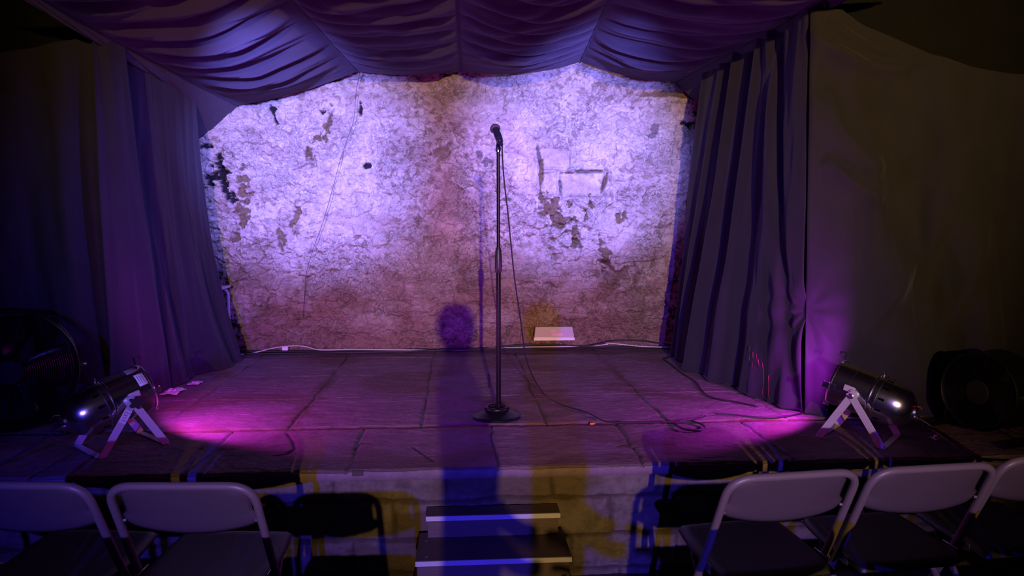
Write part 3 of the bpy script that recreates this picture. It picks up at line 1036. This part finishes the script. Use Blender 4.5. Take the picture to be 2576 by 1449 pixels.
    MB().tube(catmull([e, e - axis * 0.05 + Vector((0, 0, -0.015)), e + Vector((-0.13, 0.02, -0.075)), Vector((e.x - 0.22, 0.05, 0.010)), Vector((e.x - 0.33, 0.02, 0.006)), Vector((e.x - 0.45, -0.06, 0.006))], 8), 0.0048, 8).build(
        'mains_lead', M['cable'], root, 180)
    MB().tube([P(-0.240, math.pi, 0.03), P(-0.262, math.pi * 0.9, 0.042), P(-0.268, math.pi * 0.8, 0.045)], 0.0024, 8).build('earth_wire', M['red'], root)
    # the lamp itself
    l = bpy.data.lights.new('lamp_glow', 'SPOT')
    l.color = glow
    l.energy = power
    l.spot_size = R(160)
    l.spot_blend = 0.3
    l.shadow_soft_size = 0.07
    lo = bpy.data.objects.new('lamp_glow', l)
    COL.objects.link(lo)
    lo.parent = root
    lo.location = P(0.080, math.pi, 0.052)
    lo.rotation_euler = axis.to_track_quat('-Z', 'Y').to_euler()
    tag(root, label, 'stage lamp')
    return root, q, P, axis


A0 = R(45)
A1 = R(136)
parL, qL, PL, axL = build_par('stage_lamp', (-1.545, 3.497), A0, 'chrome stage lamp with paper labels and star knob, on the left edge', 64, (0.80, 0.04, 0.90))
parR, qR, PR, axR = build_par('stage_lamp', (1.889, 3.392), A1, 'chrome stage lamp without labels, standing before the curtain on the right', 58, (0.74, 0.04, 0.98))


def left_lamp_labels():
    # a paper label and a rating plate curved round the barrel, tape with handwriting on the near rear leg
    def patch(name, x0, x1, a0, a1, r, mat):
        b = MB()
        n = 10
        vs, fs = [], []
        for i in range(n + 1):
            a = a0 + (a1 - a0) * i / n
            vs += [PL(x0, a, r), PL(x1, a, r)]
        for i in range(n):
            fs.append((2 * i, 2 * i + 1, 2 * i + 3, 2 * i + 2))
        b.add(vs, fs)
        o = b.build(name, mat, parL)
        s = o.modifiers.new('thickness', 'SOLIDIFY')
        s.thickness = 0.0006
        return o
    pa = patch('paper_label', 0.062, 0.100, -math.pi * 0.80, -math.pi * 0.62, 0.1103, M['paper'])
    pa['label'] = 'white printed paper label'
    for i in range(3):
        k = patch('print_line', 0.070 + 0.009 * i, 0.0725 + 0.009 * i, -math.pi * (0.78 - 0.02 * i), -math.pi * 0.65, 0.1112, M['silverlabel'])
        k.parent = pa
    patch('rating_plate', 0.045, 0.095, -math.pi * 0.98, -math.pi * 0.86, 0.1103, M['silverlabel'])
    # handwritten tape on the rear leg, near side
    yo, PZ = 0.1405, 0.222
    a, e = Vector((0.010, -yo, PZ + 0.016)), Vector((-0.140, -yo, 0.003))
    d = (e - a).normalized()
    across = Vector((d.z, 0, -d.x))
    if across.x < 0:
        across = -across
    o = a + d * 0.088 + Vector((0, -0.0028, 0))
    mt = Matrix((across, -d, Vector((0, -1, 0)))).transposed()
    tp = MB().box(o, (0.0325, 0.058, 0.0008), mt).build('tape_label', M['paper'], parL)
    tp['label'] = 'white tape with handwriting'
    # four short handwritten lines, as strokes
    glyph = {'G': [[(1, .8), (.5, 1), (0, .6), (.1, .1), (.6, 0), (1, .3), (.6, .4)]], 'w': [[(0, .7), (.25, 0), (.5, .5), (.75, 0), (1, .7)]], 'e': [[(0, .4), (.9, .45), (.6, .8), (.1, .5), (.3, 0), (.9, .1)]],
             'd': [[(.9, 1), (.9, 0), (.3, 0), (.1, .35), (.5, .6), (.9, .4)]], 'B': [[(0, 0), (.1, 1), (.7, .9), (.2, .55), (.8, .3), (.6, 0), (0, 0)]], 'a': [[(.8, .6), (.2, .5), (.1, .1), (.6, 0), (.8, .6), (1, 0)]],
             'k': [[(0, 1), (.1, 0)], [(.8, .7), (.1, .35), (.9, 0)]], '6': [[(.8, 1), (.1, .5), (.2, 0), (.8, .1), (.7, .5), (.1, .4)]], '1': [[(.2, .7), (.5, 1), (.5, 0)]], '2': [[(.1, .8), (.5, 1), (.8, .7), (0, 0), (.9, 0)]],
             '0': [[(.5, 1), (.1, .5), (.5, 0), (.9, .5), (.5, 1)]], '7': [[(0, 1), (.9, 1), (.4, 0)]]}
    for ln, txt in enumerate(('Gwed', 'Bak', '611', '2007')):
        b = MB()
        for ci, ch in enumerate(txt):
            for st in glyph[ch]:
                pts = []
                for gx, gy in st:
                    X_ = -0.011 + (ci * 0.0062 + gx * 0.0046) + 0.001 * ln
                    Y_ = 0.016 - ln * 0.0125 + gy * 0.0085
                    pts.append(o + mt @ Vector((X_, Y_, 0.0006)))
                b.tube(pts, 0.00065, 5)
        b.build('handwriting', M['ink'], tp)


left_lamp_labels()


# ================================================================== drum fans
def build_fan(name, loc, face, label, rad=0.285):
    """face: heading of the grille; local +X out of the grille"""
    root = empty(name, (loc[0], loc[1], 0.0), face)
    cz = rad + 0.028
    q = Matrix(((0, 0, 1, 0), (1, 0, 0, 0), (0, 1, 0, cz), (0, 0, 0, 1)))      # lathe Z -> local X
    MB().lathe([(rad, -0.17), (rad + 0.006, -0.165), (rad, -0.155), (rad - 0.004, 0.0), (rad + 0.004, 0.004), (rad, 0.012), (rad - 0.008, 0.0), (rad - 0.010, -0.16)], q, 72, False, False).build('drum', M['blackmetal'], root)
    b = MB()
    n = 24
    for i in range(n):
        rr = 0.052 + (rad - 0.062) * (i + 0.5) / n
        b.torus((0, 0, 0.010 - 0.05 * ((rr / rad) ** 4) * 0.3), rr, 0.0016, q, 72, 6)
    b.build('grille', M['blackgloss'], root)
    b = MB()
    for i in range(6):
        a = 2 * math.pi * i / 6 + 0.3
        b.tube([q @ Vector((0.04 * math.cos(a), 0.04 * math.sin(a), 0.006)), q @ Vector(((rad - 0.004) * math.cos(a), (rad - 0.004) * math.sin(a), 0.002))], 0.003, 8)
    b.build('grille_spokes', M['blackgloss'], root)
    MB().lathe([(0.056, 0.004), (0.058, 0.012), (0.052, 0.018), (0.001, 0.021)], q, 40).build('hub_badge', M['hub'], root)
    MB().lathe([(0.05, -0.14), (0.055, -0.05), (0.04, -0.02)], q, 32).build('motor', M['blackmetal'], root)
    for i in range(4):
        a0 = 2 * math.pi * i / 4
        vs, fs = [], []
        for s_ in range(7):
            rr = 0.05 + (rad - 0.075) * s_ / 6
            for t_ in range(5):
                aa = a0 + (t_ / 4 - 0.5) * (0.9 + 0.2 * math.sin(s_ / 6 * math.pi))
                vs.append(q @ Vector((rr * math.cos(aa), rr * math.sin(aa), -0.075 + 0.055 * (t_ / 4 - 0.5))))
        for s_ in range(6):
            for t_ in range(4):
                fs.append((s_ * 5 + t_, s_ * 5 + t_ + 1, s_ * 5 + t_ + 6, s_ * 5 + t_ + 5))
        o = MB().add(vs, fs).build('blade', M['blackgloss'], root)
        o.modifiers.new('thickness', 'SOLIDIFY').thickness = 0.003
    for s in (-1, 1):
        b = MB()
        b.tube(catmull([(0.10, s * 0.20, 0.011), (-0.22, s * 0.20, 0.011), (-0.25, s * 0.20, 0.03)], 6), 0.011, 10)
        b.tube([(-0.06, s * 0.20, 0.011), (-0.06, s * (rad + 0.012), cz)], 0.009, 10)
        b.build('stand_leg', M['blackmetal'], root)
        MB().tube([(-0.06, s * (rad - 0.008), cz), (-0.06, s * (rad + 0.035), cz)], 0.012, 12).build('tilt_knob', M['steel'], root)
    tag(root, label, 'fan')


build_fan('drum_fan', (-2.115, 3.66), R(-62), 'black drum fan at far left beside the labelled stage lamp')
build_fan('drum_fan', (2.46, 3.37), R(-160), 'black drum fan in the dark at far right, behind the chairs', 0.185)


# ================================================================== steps up to the stage
def build_steps():
    root = empty('stage_steps', (0.13, 2.95, -0.5))
    o = np.array(root.location)

    def step(x0, x1, y0, y1, zt, sink, nose_drop, slope):
        b = MB()
        b.box(np.array([(x0 + x1) / 2, (y0 + y1) / 2, zt - 0.011]) - o, (x1 - x0, y1 - y0, 0.022), None, 0.002)
        b.build('tread', M['wood'], root)
        MB().box(np.array([(x0 + x1) / 2, y0 + 0.030, (zt - 0.022 + sink) / 2]) - o, (x1 - x0 - 0.012, 0.018, zt - 0.022 - sink), None, 0.001).build('riser', M['wood'], root)
        rot = Matrix.Rotation(slope, 3, 'Y')
        MB().box(np.array([(x0 + x1) / 2, y0 - 0.0015, zt - 0.011]) - o, (x1 - x0, 0.005, nose_drop), rot, 0.001).build('nosing_strip', M['tape'], root)
    step(-0.142, 0.408, 2.985, 3.085, -0.170, -0.27, 0.020, 0.0)
    step(-0.175, 0.428, 2.795, 3.060, -0.270, -0.385, 0.020, 0.0)
    step(-0.185, 0.438, 2.56, 3.055, -0.385, -0.495, 0.020, 0.0)
    for px, py in ((1072, 1361), (1072, 1402)):
        p = onz(px, py, -0.270)
        MB().lathe([(0.007, 0), (0.007, 0.0015), (0.003, 0.0025)], Matrix.Translation(p - o), 12).build('screw', M['steel'], root)
    for x in (-0.15, 0.40):
        MB().box(np.array([x, 2.85, -0.42]) - o, (0.018, 0.40, 0.14)).build('stringer', M['wood'], root)
    tag(root, 'dark wooden steps with white edging strips against the stage front', 'steps')


build_steps()
tag(MB().box((0, 0, 0), (0.046, 0.004, 0.022), None, 0.001).build('plaque', M['plaque'], None, loc=ony(900, 1191, 3.058)), 'small dark plaque fixed to the edge of the stage slab', 'plaque')


# ================================================================== folding chairs
def rounded_path(pts, r, n=7):
    P = [Vector(p) for p in pts]
    out = [P[0]]
    for a, b, c in zip(P, P[1:], P[2:]):
        u, v = (a - b).normalized(), (c - b).normalized()
        k = min(r, (a - b).length * 0.49, (c - b).length * 0.49)
        p0, p1 = b + u * k, b + v * k
        for i in range(n + 1):
            t = i / n
            out.append(p0 * (1 - t) ** 2 + b * 2 * t * (1 - t) + p1 * t * t)
    out.append(P[-1])
    return out


def make_chair():
    root = empty('folding_chair', (0, 0, -0.5))
    hw = 0.214
    top = Vector((0, -0.215, 0.768))
    foot = Vector((0, 0.205, 0.012))
    kink = Vector((0, -0.060, 0.46))
    tr = 0.0125

    def on(t):            # line of the back frame, seen from the side; t is height
        if t > 0.46:
            f = (t - 0.46) / (0.768 - 0.46)
            return kink.y + (top.y - kink.y) * f
        return foot.y + (kink.y - foot.y) * (t - 0.012) / (0.46 - 0.012)
    L = lambda x, z: Vector((x, on(z), z))
    path = rounded_path([L(-hw - 0.004, 0.012), L(-hw, 0.46), L(-hw + 0.004, 0.768), L(hw - 0.004, 0.768), L(hw, 0.46), L(hw + 0.004, 0.012)], 0.075, 9)
    MB().tube(path, tr, 14).build('back_frame', M['chair'], root)
    # curved sheet-metal backrest with a bowed lower edge and pressed tabs
    nu, nv = 33, 13
    P = np.zeros((nv, nu, 3))
    for i in range(nv):
        for j in range(nu):
            u = -1 + 2 * j / (nu - 1)
            v = i / (nv - 1)
            xw = 0.186 + 0.016 * float(sstep(0.72, 0.84, v)) - (0.05 * (max(0, 0.25 - v) / 0.25) ** 2)
            ztop = 0.766
            zbot = 0.628 - 0.030 * (1 - u * u) + 0.010 * max(0, abs(u) - 0.9) / 0.1
            z = ztop + (zbot - ztop) * v
            bow = -0.018 * (1 - u * u) * (0.25 + 0.75 * v) + 0.014 * abs(u) ** 6
            lip = 0.006 * max(0, v - 0.9) / 0.1
            P[i, j] = (u * xw, on(z) + 0.004 + bow + lip, z)
    bp = grid_obj('backrest', P, M['panel'], parent=root)
    sm = bp.modifiers.new('thickness', 'SOLIDIFY')
    sm.thickness = 0.004
    for s in (-1, 1):
        for dx in (0.150, 0.168):
            z = 0.634
            u = dx / 0.19
            y = on(z) + 0.004 - 0.018 * (1 - u * u) * 0.95 + 0.014 * u ** 6
            MB().box((s * dx, y - 0.002, z + 0.006), (0.003, 0.004, 0.022), None, 0.001).build('pressed_tab', M['panel'], bp)
        MB().tube([(s * (hw - 0.022), on(0.64) + 0.006, 0.64), (s * (hw), on(0.64), 0.64)], 0.005, 8).build('rivet', M['chair'], bp)
    # seat: dished sheet steel with rounded front corners
    nu, nv = 25, 25
    S_ = np.zeros((nv, nu, 3))
    for i in range(nv):
        for j in range(nu):
            u = -1 + 2 * j / (nu - 1)
            v = -1 + 2 * i / (nv - 1)
            k = 0.30
            uu = u * math.sqrt(1 - k * v * v / 2) if v > 0 else u * math.sqrt(1 - 0.1 * v * v)
            vv = v * math.sqrt(1 - k * u * u / 2) if v > 0 else v
            e = max(abs(u), abs(v))
            z = 0.445 - 0.010 * (1 - u * u) * (1 - v * v) - 0.018 * max(0, e - 0.9) / 0.1
            S_[i, j] = (uu * 0.205, 0.045 + vv * 0.195, z + 0.010 * v)
    st = grid_obj('seat', S_, M['seat'], parent=root)
    sm = st.modifiers.new('thickness', 'SOLIDIFY')
    sm.thickness = 0.006
    # rear legs: a narrower U hinged under the seat
    rh = 0.188
    rp = rounded_path([(-rh, -0.265, 0.012), (-rh, 0.095, 0.425), (rh, 0.095, 0.425), (rh, -0.265, 0.012)], 0.03, 6)
    MB().tube(rp, 0.0115, 12).build('rear_legs', M['chair'], root)
    MB().tube([(-rh, -0.185, 0.104), (rh, -0.185, 0.104)], 0.008, 10).build('rear_crossbar', M['chair'], root)
    MB().tube([L(-hw, 0.17), L(hw, 0.17)], 0.008, 10).build('front_crossbar', M['chair'], root)
    for s in (-1, 1):
        MB().tube([L(s * (hw + 0.004), 0.0), L(s * (hw + 0.004), 0.035)], 0.0152, 12).build('foot_cap', M['rubber'], root)
        MB().tube([(s * rh, -0.2755, 0.0), (s * rh, -0.245, 0.035)], 0.0142, 12).build('foot_cap', M['rubber'], root)
        MB().box((s * 0.2005, -0.045, 0.425), (0.004, 0.075, 0.030), None, 0.001).build('hinge_bracket', M['steel'], root)
    return root


chair0 = make_chair()


def seat_chair(o, xtop, ytop, rot, label):
    # xtop, ytop: where the middle of the top rail stands
    c, s = math.cos(rot), math.sin(rot)
    o.location = (xtop - (-s) * (-0.215), ytop - c * (-0.215), -0.5)
    o.rotation_euler = (0, 0, rot)
    tag(o, label, 'chair', 'folding chairs in the front row')
    return o


spots = [(-0.805, 2.165, R(-4), 'beige folding chair left of the steps, whole backrest in view'),
         (-1.285, 2.205, R(-6), 'beige folding chair at far left, cut off by the edge of the photo'),
         (1.000, 2.130, R(6), 'beige folding chair nearest to the steps on the right'),
         (1.462, 2.165, R(5), 'beige folding chair between the two other chairs on the right'),
         (1.925, 2.235, R(6), 'beige folding chair at far right, only a corner of its backrest showing')]
for i, (x, y, a, lb) in enumerate(spots):
    seat_chair(chair0 if i == 0 else copy_tree(chair0), x, y, a, lb)
# the row behind stands below the frame; its backs throw the dark chair shapes on to the stage front
for x, y, a, lb in [(-0.44, 1.27, R(-3), 'beige folding chair in the second row, beside the aisle on the left'),
                    (-0.90, 1.30, R(-4), 'beige folding chair in the second row, second from the aisle on the left'),
                    (-1.37, 1.34, R(-6), 'beige folding chair in the second row, third from the aisle on the left'),
                    (0.90, 1.27, R(4), 'beige folding chair in the second row, beside the aisle on the right'),
                    (1.37, 1.31, R(5), 'beige folding chair in the second row, second from the aisle on the right'),
                    (1.84, 1.37, R(6), 'beige folding chair in the second row, third from the aisle on the right')]:
    o = seat_chair(copy_tree(chair0), x, y, a, lb)
    o['group'] = 'folding chairs in the second row'


# ================================================================== the person standing in the aisle, seen only as a shadow on the stage
def clothed_mat():
    # dark clothes up to the collar, skin above it
    m, nt, b = new_mat('clothes_and_skin')
    tc = N(nt, 'ShaderNodeTexCoord')
    sp = N(nt, 'ShaderNodeSeparateXYZ')
    gt = N(nt, 'ShaderNodeMath', operation='GREATER_THAN')
    gt.inputs[1].default_value = 1.435
    mx = N(nt, 'ShaderNodeMixRGB')
    mx.inputs[1].default_value = (0.02, 0.02, 0.024, 1)
    mx.inputs[2].default_value = (0.45, 0.29, 0.22, 1)
    nt.links.new(tc.outputs['Object'], sp.inputs[0])
    nt.links.new(sp.outputs['Z'], gt.inputs[0])
    nt.links.new(gt.outputs[0], mx.inputs[0])
    nt.links.new(mx.outputs[0], b.inputs['Base Color'])
    b.inputs['Roughness'].default_value = 0.7
    return m


def build_person():
    root = empty('person', (0.13, -0.42, -0.5), R(-90))

    def skin(name, joints, edges, mat, levels=2):
        me = bpy.data.meshes.new(name)
        me.from_pydata([j[:3] for j in joints], edges, [])
        me.materials.append(mat)
        o = bpy.data.objects.new(name, me)
        COL.objects.link(o)
        o.parent = root
        m = o.modifiers.new('skin', 'SKIN')
        m.use_smooth_shade = True
        for k, jn in enumerate(joints):
            rr = jn[3]
            me.skin_vertices[0].data[k].radius = rr if hasattr(rr, '__len__') else (rr, rr)
        me.skin_vertices[0].data[0].use_root = True
        o.modifiers.new('smooth', 'SUBSURF').levels = levels
        o.modifiers['smooth'].render_levels = levels
        return o
    J = [(0, 0, 0.93, (.125, .095)), (0, .01, 1.08, (.115, .085)), (0, .015, 1.25, (.135, .095)), (0, .0, 1.37, (.115, .075)), (0, .005, 1.44, (.05, .05)), (0, .02, 1.50, (.052, .055)),
         (0, .03, 1.57, (.070, .088)), (0, .02, 1.64, (.055, .070))]
    E_ = [(0, 1), (1, 2), (2, 3), (3, 4), (4, 5), (5, 6), (6, 7)]
    for s_ in (-1, 1):
        b = len(J)
        J += [(s_ * .10, 0, .86, .085), (s_ * .105, .012, .49, .055), (s_ * .11, -.01, .10, .038), (s_ * .115, .08, .035, (.035, .03)), (s_ * .118, .15, .028, (.032, .022))]
        E_ += [(0, b), (b, b + 1), (b + 1, b + 2), (b + 2, b + 3), (b + 3, b + 4)]
        b = len(J)
        J += [(s_ * .175, 0, 1.38, .050), (s_ * .205, -.02, 1.12, .038), (s_ * .17, .14, .98, .030), (s_ * .15, .20, .97, (.030, .020))]
        E_ += [(3, b), (b, b + 1), (b + 1, b + 2), (b + 2, b + 3)]
    skin('body', J, E_, clothed_mat())
    for s_ in (-1, 1):
        x0, y0, z0 = s_ * .15, .215, .968
        Jh, Eh = [(x0, y0, z0, .012)], []
        for f, (dx, dz, ln) in enumerate([(.022, .010, .030), (.008, .014, .036), (-.008, .013, .034), (-.022, .008, .026), (-s_ * .034, .0, .022)]):
            b = len(Jh)
            Jh += [(x0 + dx, y0 + .03, z0 + dz * .6, .0085), (x0 + dx * 1.05, y0 + .03 + ln, z0 + dz * .4 - .008, .008), (x0 + dx, y0 + .035 + ln * 1.5, z0 - .022, .0068)]
            Eh += [(0, b), (b, b + 1), (b + 1, b + 2)]
        skin('hand', Jh, Eh, M['skin'])
    MB().lathe([(.001, 1.715), (.05, 1.705), (.080, 1.66), (.083, 1.60), (.070, 1.555)], Matrix.Translation((0, .018, 0)) @ Matrix.Scale(0.95, 4, (1, 0, 0)), 24, cap1=False).build('hair', M['rubber'], root)
    tag(root, 'person in dark clothes standing in the aisle between the chairs, turned sideways', 'person')


build_person()


# ================================================================== small things along the back wall and on the slabs
def build_emergency_light():
    p0, p1 = ony(1343, 858, 5.89), ony(1446, 856, 5.89)
    c = (p0 + p1) / 2
    W, H, D = p1[0] - p0[0], 0.105, 0.085
    root = empty('emergency_light', (c[0], 5.89, c[2]), R(-1))
    MB().box((0, 0.040, 0.012), (W, 0.080, 0.024), None, 0.003).build('base_tray', M['white'], root)
    b = MB()
    hw, hw2 = W / 2 - 0.004, W / 2 - 0.016
    vs = [(-hw, 0.0, 0.024), (hw, 0.0, 0.024), (hw, 0.078, 0.024), (-hw, 0.078, 0.024), (-hw2, 0.034, H), (hw2, 0.034, H), (hw2, 0.078, H), (-hw2, 0.078, H)]
    b.add(vs, [(0, 1, 5, 4), (1, 2, 6, 5), (2, 3, 7, 6), (3, 0, 4, 7), (4, 5, 6, 7), (0, 3, 2, 1)])
    cv = b.build('diffuser', M['diffuser'], root, 0)
    bv = cv.modifiers.new('edge', 'BEVEL')
    bv.width = 0.004
    bv.segments = 3
    nrm = Vector((0, -(H - 0.024), 0.034)).normalized()
    rot = Matrix.Rotation(math.atan2(0.034, H - 0.024), 3, 'X') @ Matrix.Identity(3)
    MB().box((0.025, 0.0088, 0.048), (0.085, 0.002, 0.024), Matrix.Rotation(-math.atan2(0.034, H - 0.024), 3, 'X'), 0.0005).build('pink_panel', M['pinkpanel'], root)
    MB().box((-0.005, 0.0195, 0.074), (0.046, 0.002, 0.004), Matrix.Rotation(-math.atan2(0.034, H - 0.024), 3, 'X'), 0.0005).build('tube_end', M['white'], root)
    tag(root, 'white emergency light fitting at the foot of the stone wall, right of the stand', 'light fitting')


build_emergency_light()


def wire(name, pts, r, mat, label, cat='cable', group=None, per=6):
    P = [Vector(p) for p in pts]
    o = P[len(P) // 2].copy()
    ob = MB().tube([p - o for p in catmull(P, per)], r, 8).build(name, mat, None, 180, loc=o)
    tag(ob, label, cat, group)
    return ob


Z0 = 0.008


def onfloor(px, py, z=0.008):
    p = onz(px, py, z)
    return p if p[1] < 5.87 else ony(px, py, 5.87)


wire('white_cable', [onfloor(px, py, Z0) + np.array([0, 0, dz]) for px, py, dz in [(596, 893, 0), (640, 887, 0), (690, 878, 0.008), (734, 874, 0.012), (769, 875, 0.01), (805, 880, 0), (893, 879, 0), (1000, 880, 0), (1150, 881, 0),
                                                                              (1230, 876, 0), (1330, 873, 0), (1420, 872, 0), (1500, 869, 0), (1530, 866, 0)]], 0.0042, M['whitecable'],
     'long white cable lying along the foot of the stone wall')
wire('white_cable', [onfloor(px, py, Z0) for px, py in [(1518, 862), (1560, 866), (1610, 871), (1660, 873), (1699, 873)]], 0.0042, M['whitecable'], 'short white cable end beside the pleated right curtain')
bl = 'black cables bundled along the back wall'
wire('black_cable', [(x, 5.890 + 0.010 * math.sin(x * 3), 0.010 + 0.012 * max(0, math.sin(x * 2.1))) for x in np.linspace(-1.75, 1.75, 24)], 0.0085, M['cable'], 'black cable lying closest to the foot of the stone wall')
wire('black_cable', [(x, 5.835 + 0.02 * math.sin(x * 2 + 1), 0.008 + 0.010 * max(0, math.sin(x * 2.7 + 1))) for x in np.linspace(-1.7, 0.5, 18)], 0.0075, M['cable'],
     'black cable in front of the others along the left of the wall')
wire('black_cable', [onfloor(px, py, 0.008) + np.array([0, 0, dz]) for px, py, dz in [(1235, 878, 0), (1300, 868, 0.0), (1400, 868, 0), (1480, 870, 0.0), (1540, 862, 0.012), (1600, 862, 0.02), (1660, 866, 0.01), (1712, 872, 0)]], 0.006, M['cable'],
     'black cable humped over the floor beside the emergency light')
wire('black_cable', [onfloor(px, py, 0.008) for px, py in [(1735, 890), (1718, 893), (1690, 897), (1672, 904), (1690, 917), (1714, 937), (1748, 959), (1763, 979), (1778, 994), (1810, 1005), (1850, 1011), (1905, 1022)]], 0.005, M['cable'],
     'black cable looping out from under the pleated right curtain')
wire('black_cable', [onfloor(px, py, 0.008) for px, py in [(1800, 1041), (1848, 1044), (1900, 1049), (1947, 1050), (1990, 1045), (2030, 1036)]], 0.004, M['cable'], 'thin black cable by the pinned seam of the right curtains')
wp = [ony(px, py, y) for px, py, y in [(906, 180, 5.90), (896, 230, 5.93), (890, 300, 5.935), (874, 350, 5.935), (858, 395, 5.935), (838, 470, 5.935), (812, 560, 5.92), (790, 620, 5.91), (772, 680, 5.90), (767, 730, 5.89), (762, 800, 5.89)]]
wire('hanging_wire', wp, 0.0018, M['cable'], 'thin dark wire hanging down the stone wall from the canopy', 'wire')


def build_stool():
    p = ony(566, 720, 5.78)
    x1, zt = p[0] + 0.012, p[2]
    root = empty('white_stool', (x1 - 0.17, 5.77, 0.0))
    MB().box((0, 0, zt - 0.009), (0.34, 0.24, 0.018), None, 0.004).build('seat', M['white'], root)
    for s in (-1, 1):
        pts = rounded_path([(-0.14, s * 0.10, 0.012), (-0.14, s * 0.10, zt - 0.03), (0.152, s * 0.10, zt - 0.03), (0.152, s * 0.10, 0.012)], 0.05, 8)
        MB().tube(pts, 0.0115, 12).build('leg_frame', M['white'], root)
        for x in (-0.14, 0.152):
            MB().tube([(x, s * 0.10, 0.0), (x, s * 0.10, 0.025)], 0.014, 12).build('foot_cap', M['rubber'], root)
    tag(root, 'white stool with bent tube leg, peeping out behind the left curtain', 'stool')


build_stool()


def crumple(name, loc, s, seed, mat, label, cat):
    rs = np.random.RandomState(seed)
    n = 14
    u = np.linspace(-1, 1, n)
    U, V = np.meshgrid(u, u)
    P = np.stack([U * s[0], V * s[1], s[2] * (0.5 + 0.9 * np.abs(perlin(U * 2.3 + seed, V * 2.3, 900 + seed))) * (1 - 0.5 * np.hypot(U, V))], -1)
    P[..., 0] += 0.25 * s[0] * perlin(U * 2 + 3, V * 2, 910 + seed)
    P[..., 1] += 0.25 * s[1] * perlin(U * 2, V * 2 + 5, 920 + seed)
    P[..., 2] = np.maximum(P[..., 2], 0.003)
    o = grid_obj(name, P, mat)
    o.location = loc
    o.modifiers.new('thickness', 'SOLIDIFY').thickness = 0.0015
    tag(o, label, cat)
    return o


crumple('torn_tape', (-1.70, 4.535, 0.004), (0.050, 0.075, 0.03), 3, M['paper'], 'crumpled scrap of white tape on the slabs by the left curtain hem, nearer the lamp', 'scrap')
crumple('torn_tape', (-1.655, 4.79, 0.004), (0.035, 0.05, 0.018), 5, M['paper'], 'flat scrap of white tape under the left curtain hem, farther back', 'scrap')
crumple('paper_tissue', (2.22, 3.30, 0.004), (0.024, 0.018, 0.03), 8, M['paper'], 'crumpled white tissue in the dark beside the right drum fan', 'tissue')
tag(MB().lathe([(0.006, 0), (0.0065, 0.004), (0.0055, 0.02), (0.002, 0.025)], Matrix.Rotation(R(90), 4, 'Y'), 14).build('ear_plug', M['orange'], None, loc=onz(1484, 1066, 0.004)), 'tiny orange foam plug lying in the wide slab joint', 'ear plug')
tag(MB().box((0, 0, 0), (0.046, 0.03, 0.032), None, 0.003).build('cable_box', M['white'], None, loc=(-1.35, 5.90, 0.034)), 'small white cable box at the foot of the wall on the left', 'box')


# thin red streaks down the lower front of the pleated right curtain
def red_streaks():
    d = RSP.reshape(-1, 3) - CAM
    zz = d @ _f
    qx, qy = 1288 + FPX * (d @ _r) / zz, 724.5 - FPX * (d @ _u) / zz
    o = np.array(RSR.location)
    for pts in ([(1886, 872), (1886, 890), (1885, 908)], [(1894, 885), (1894, 900)], [(1902, 890), (1904, 902), (1905, 912)], [(1908, 905), (1909, 922)], [(1918, 914), (1920, 935), (1922, 955), (1919, 975), (1917, 994)],
                [(1933, 945), (1934, 965), (1933, 990), (1936, 1008)], [(1892, 912), (1892, 924)]):
        W = []
        for px, py in pts:
            m = np.hypot(qx - px, qy - py)
            c = np.where(m < m.min() + 4)[0]
            p = RSP.reshape(-1, 3)[c[np.argmin(zz[c])]]
            W.append(ony(px, py, p[1] - 0.012) - o)
        MB().tube(W, [0.0016] + [0.0008] * (len(W) - 1), 6).build('red_streak', M['streak_red'], RSR)


red_streaks()
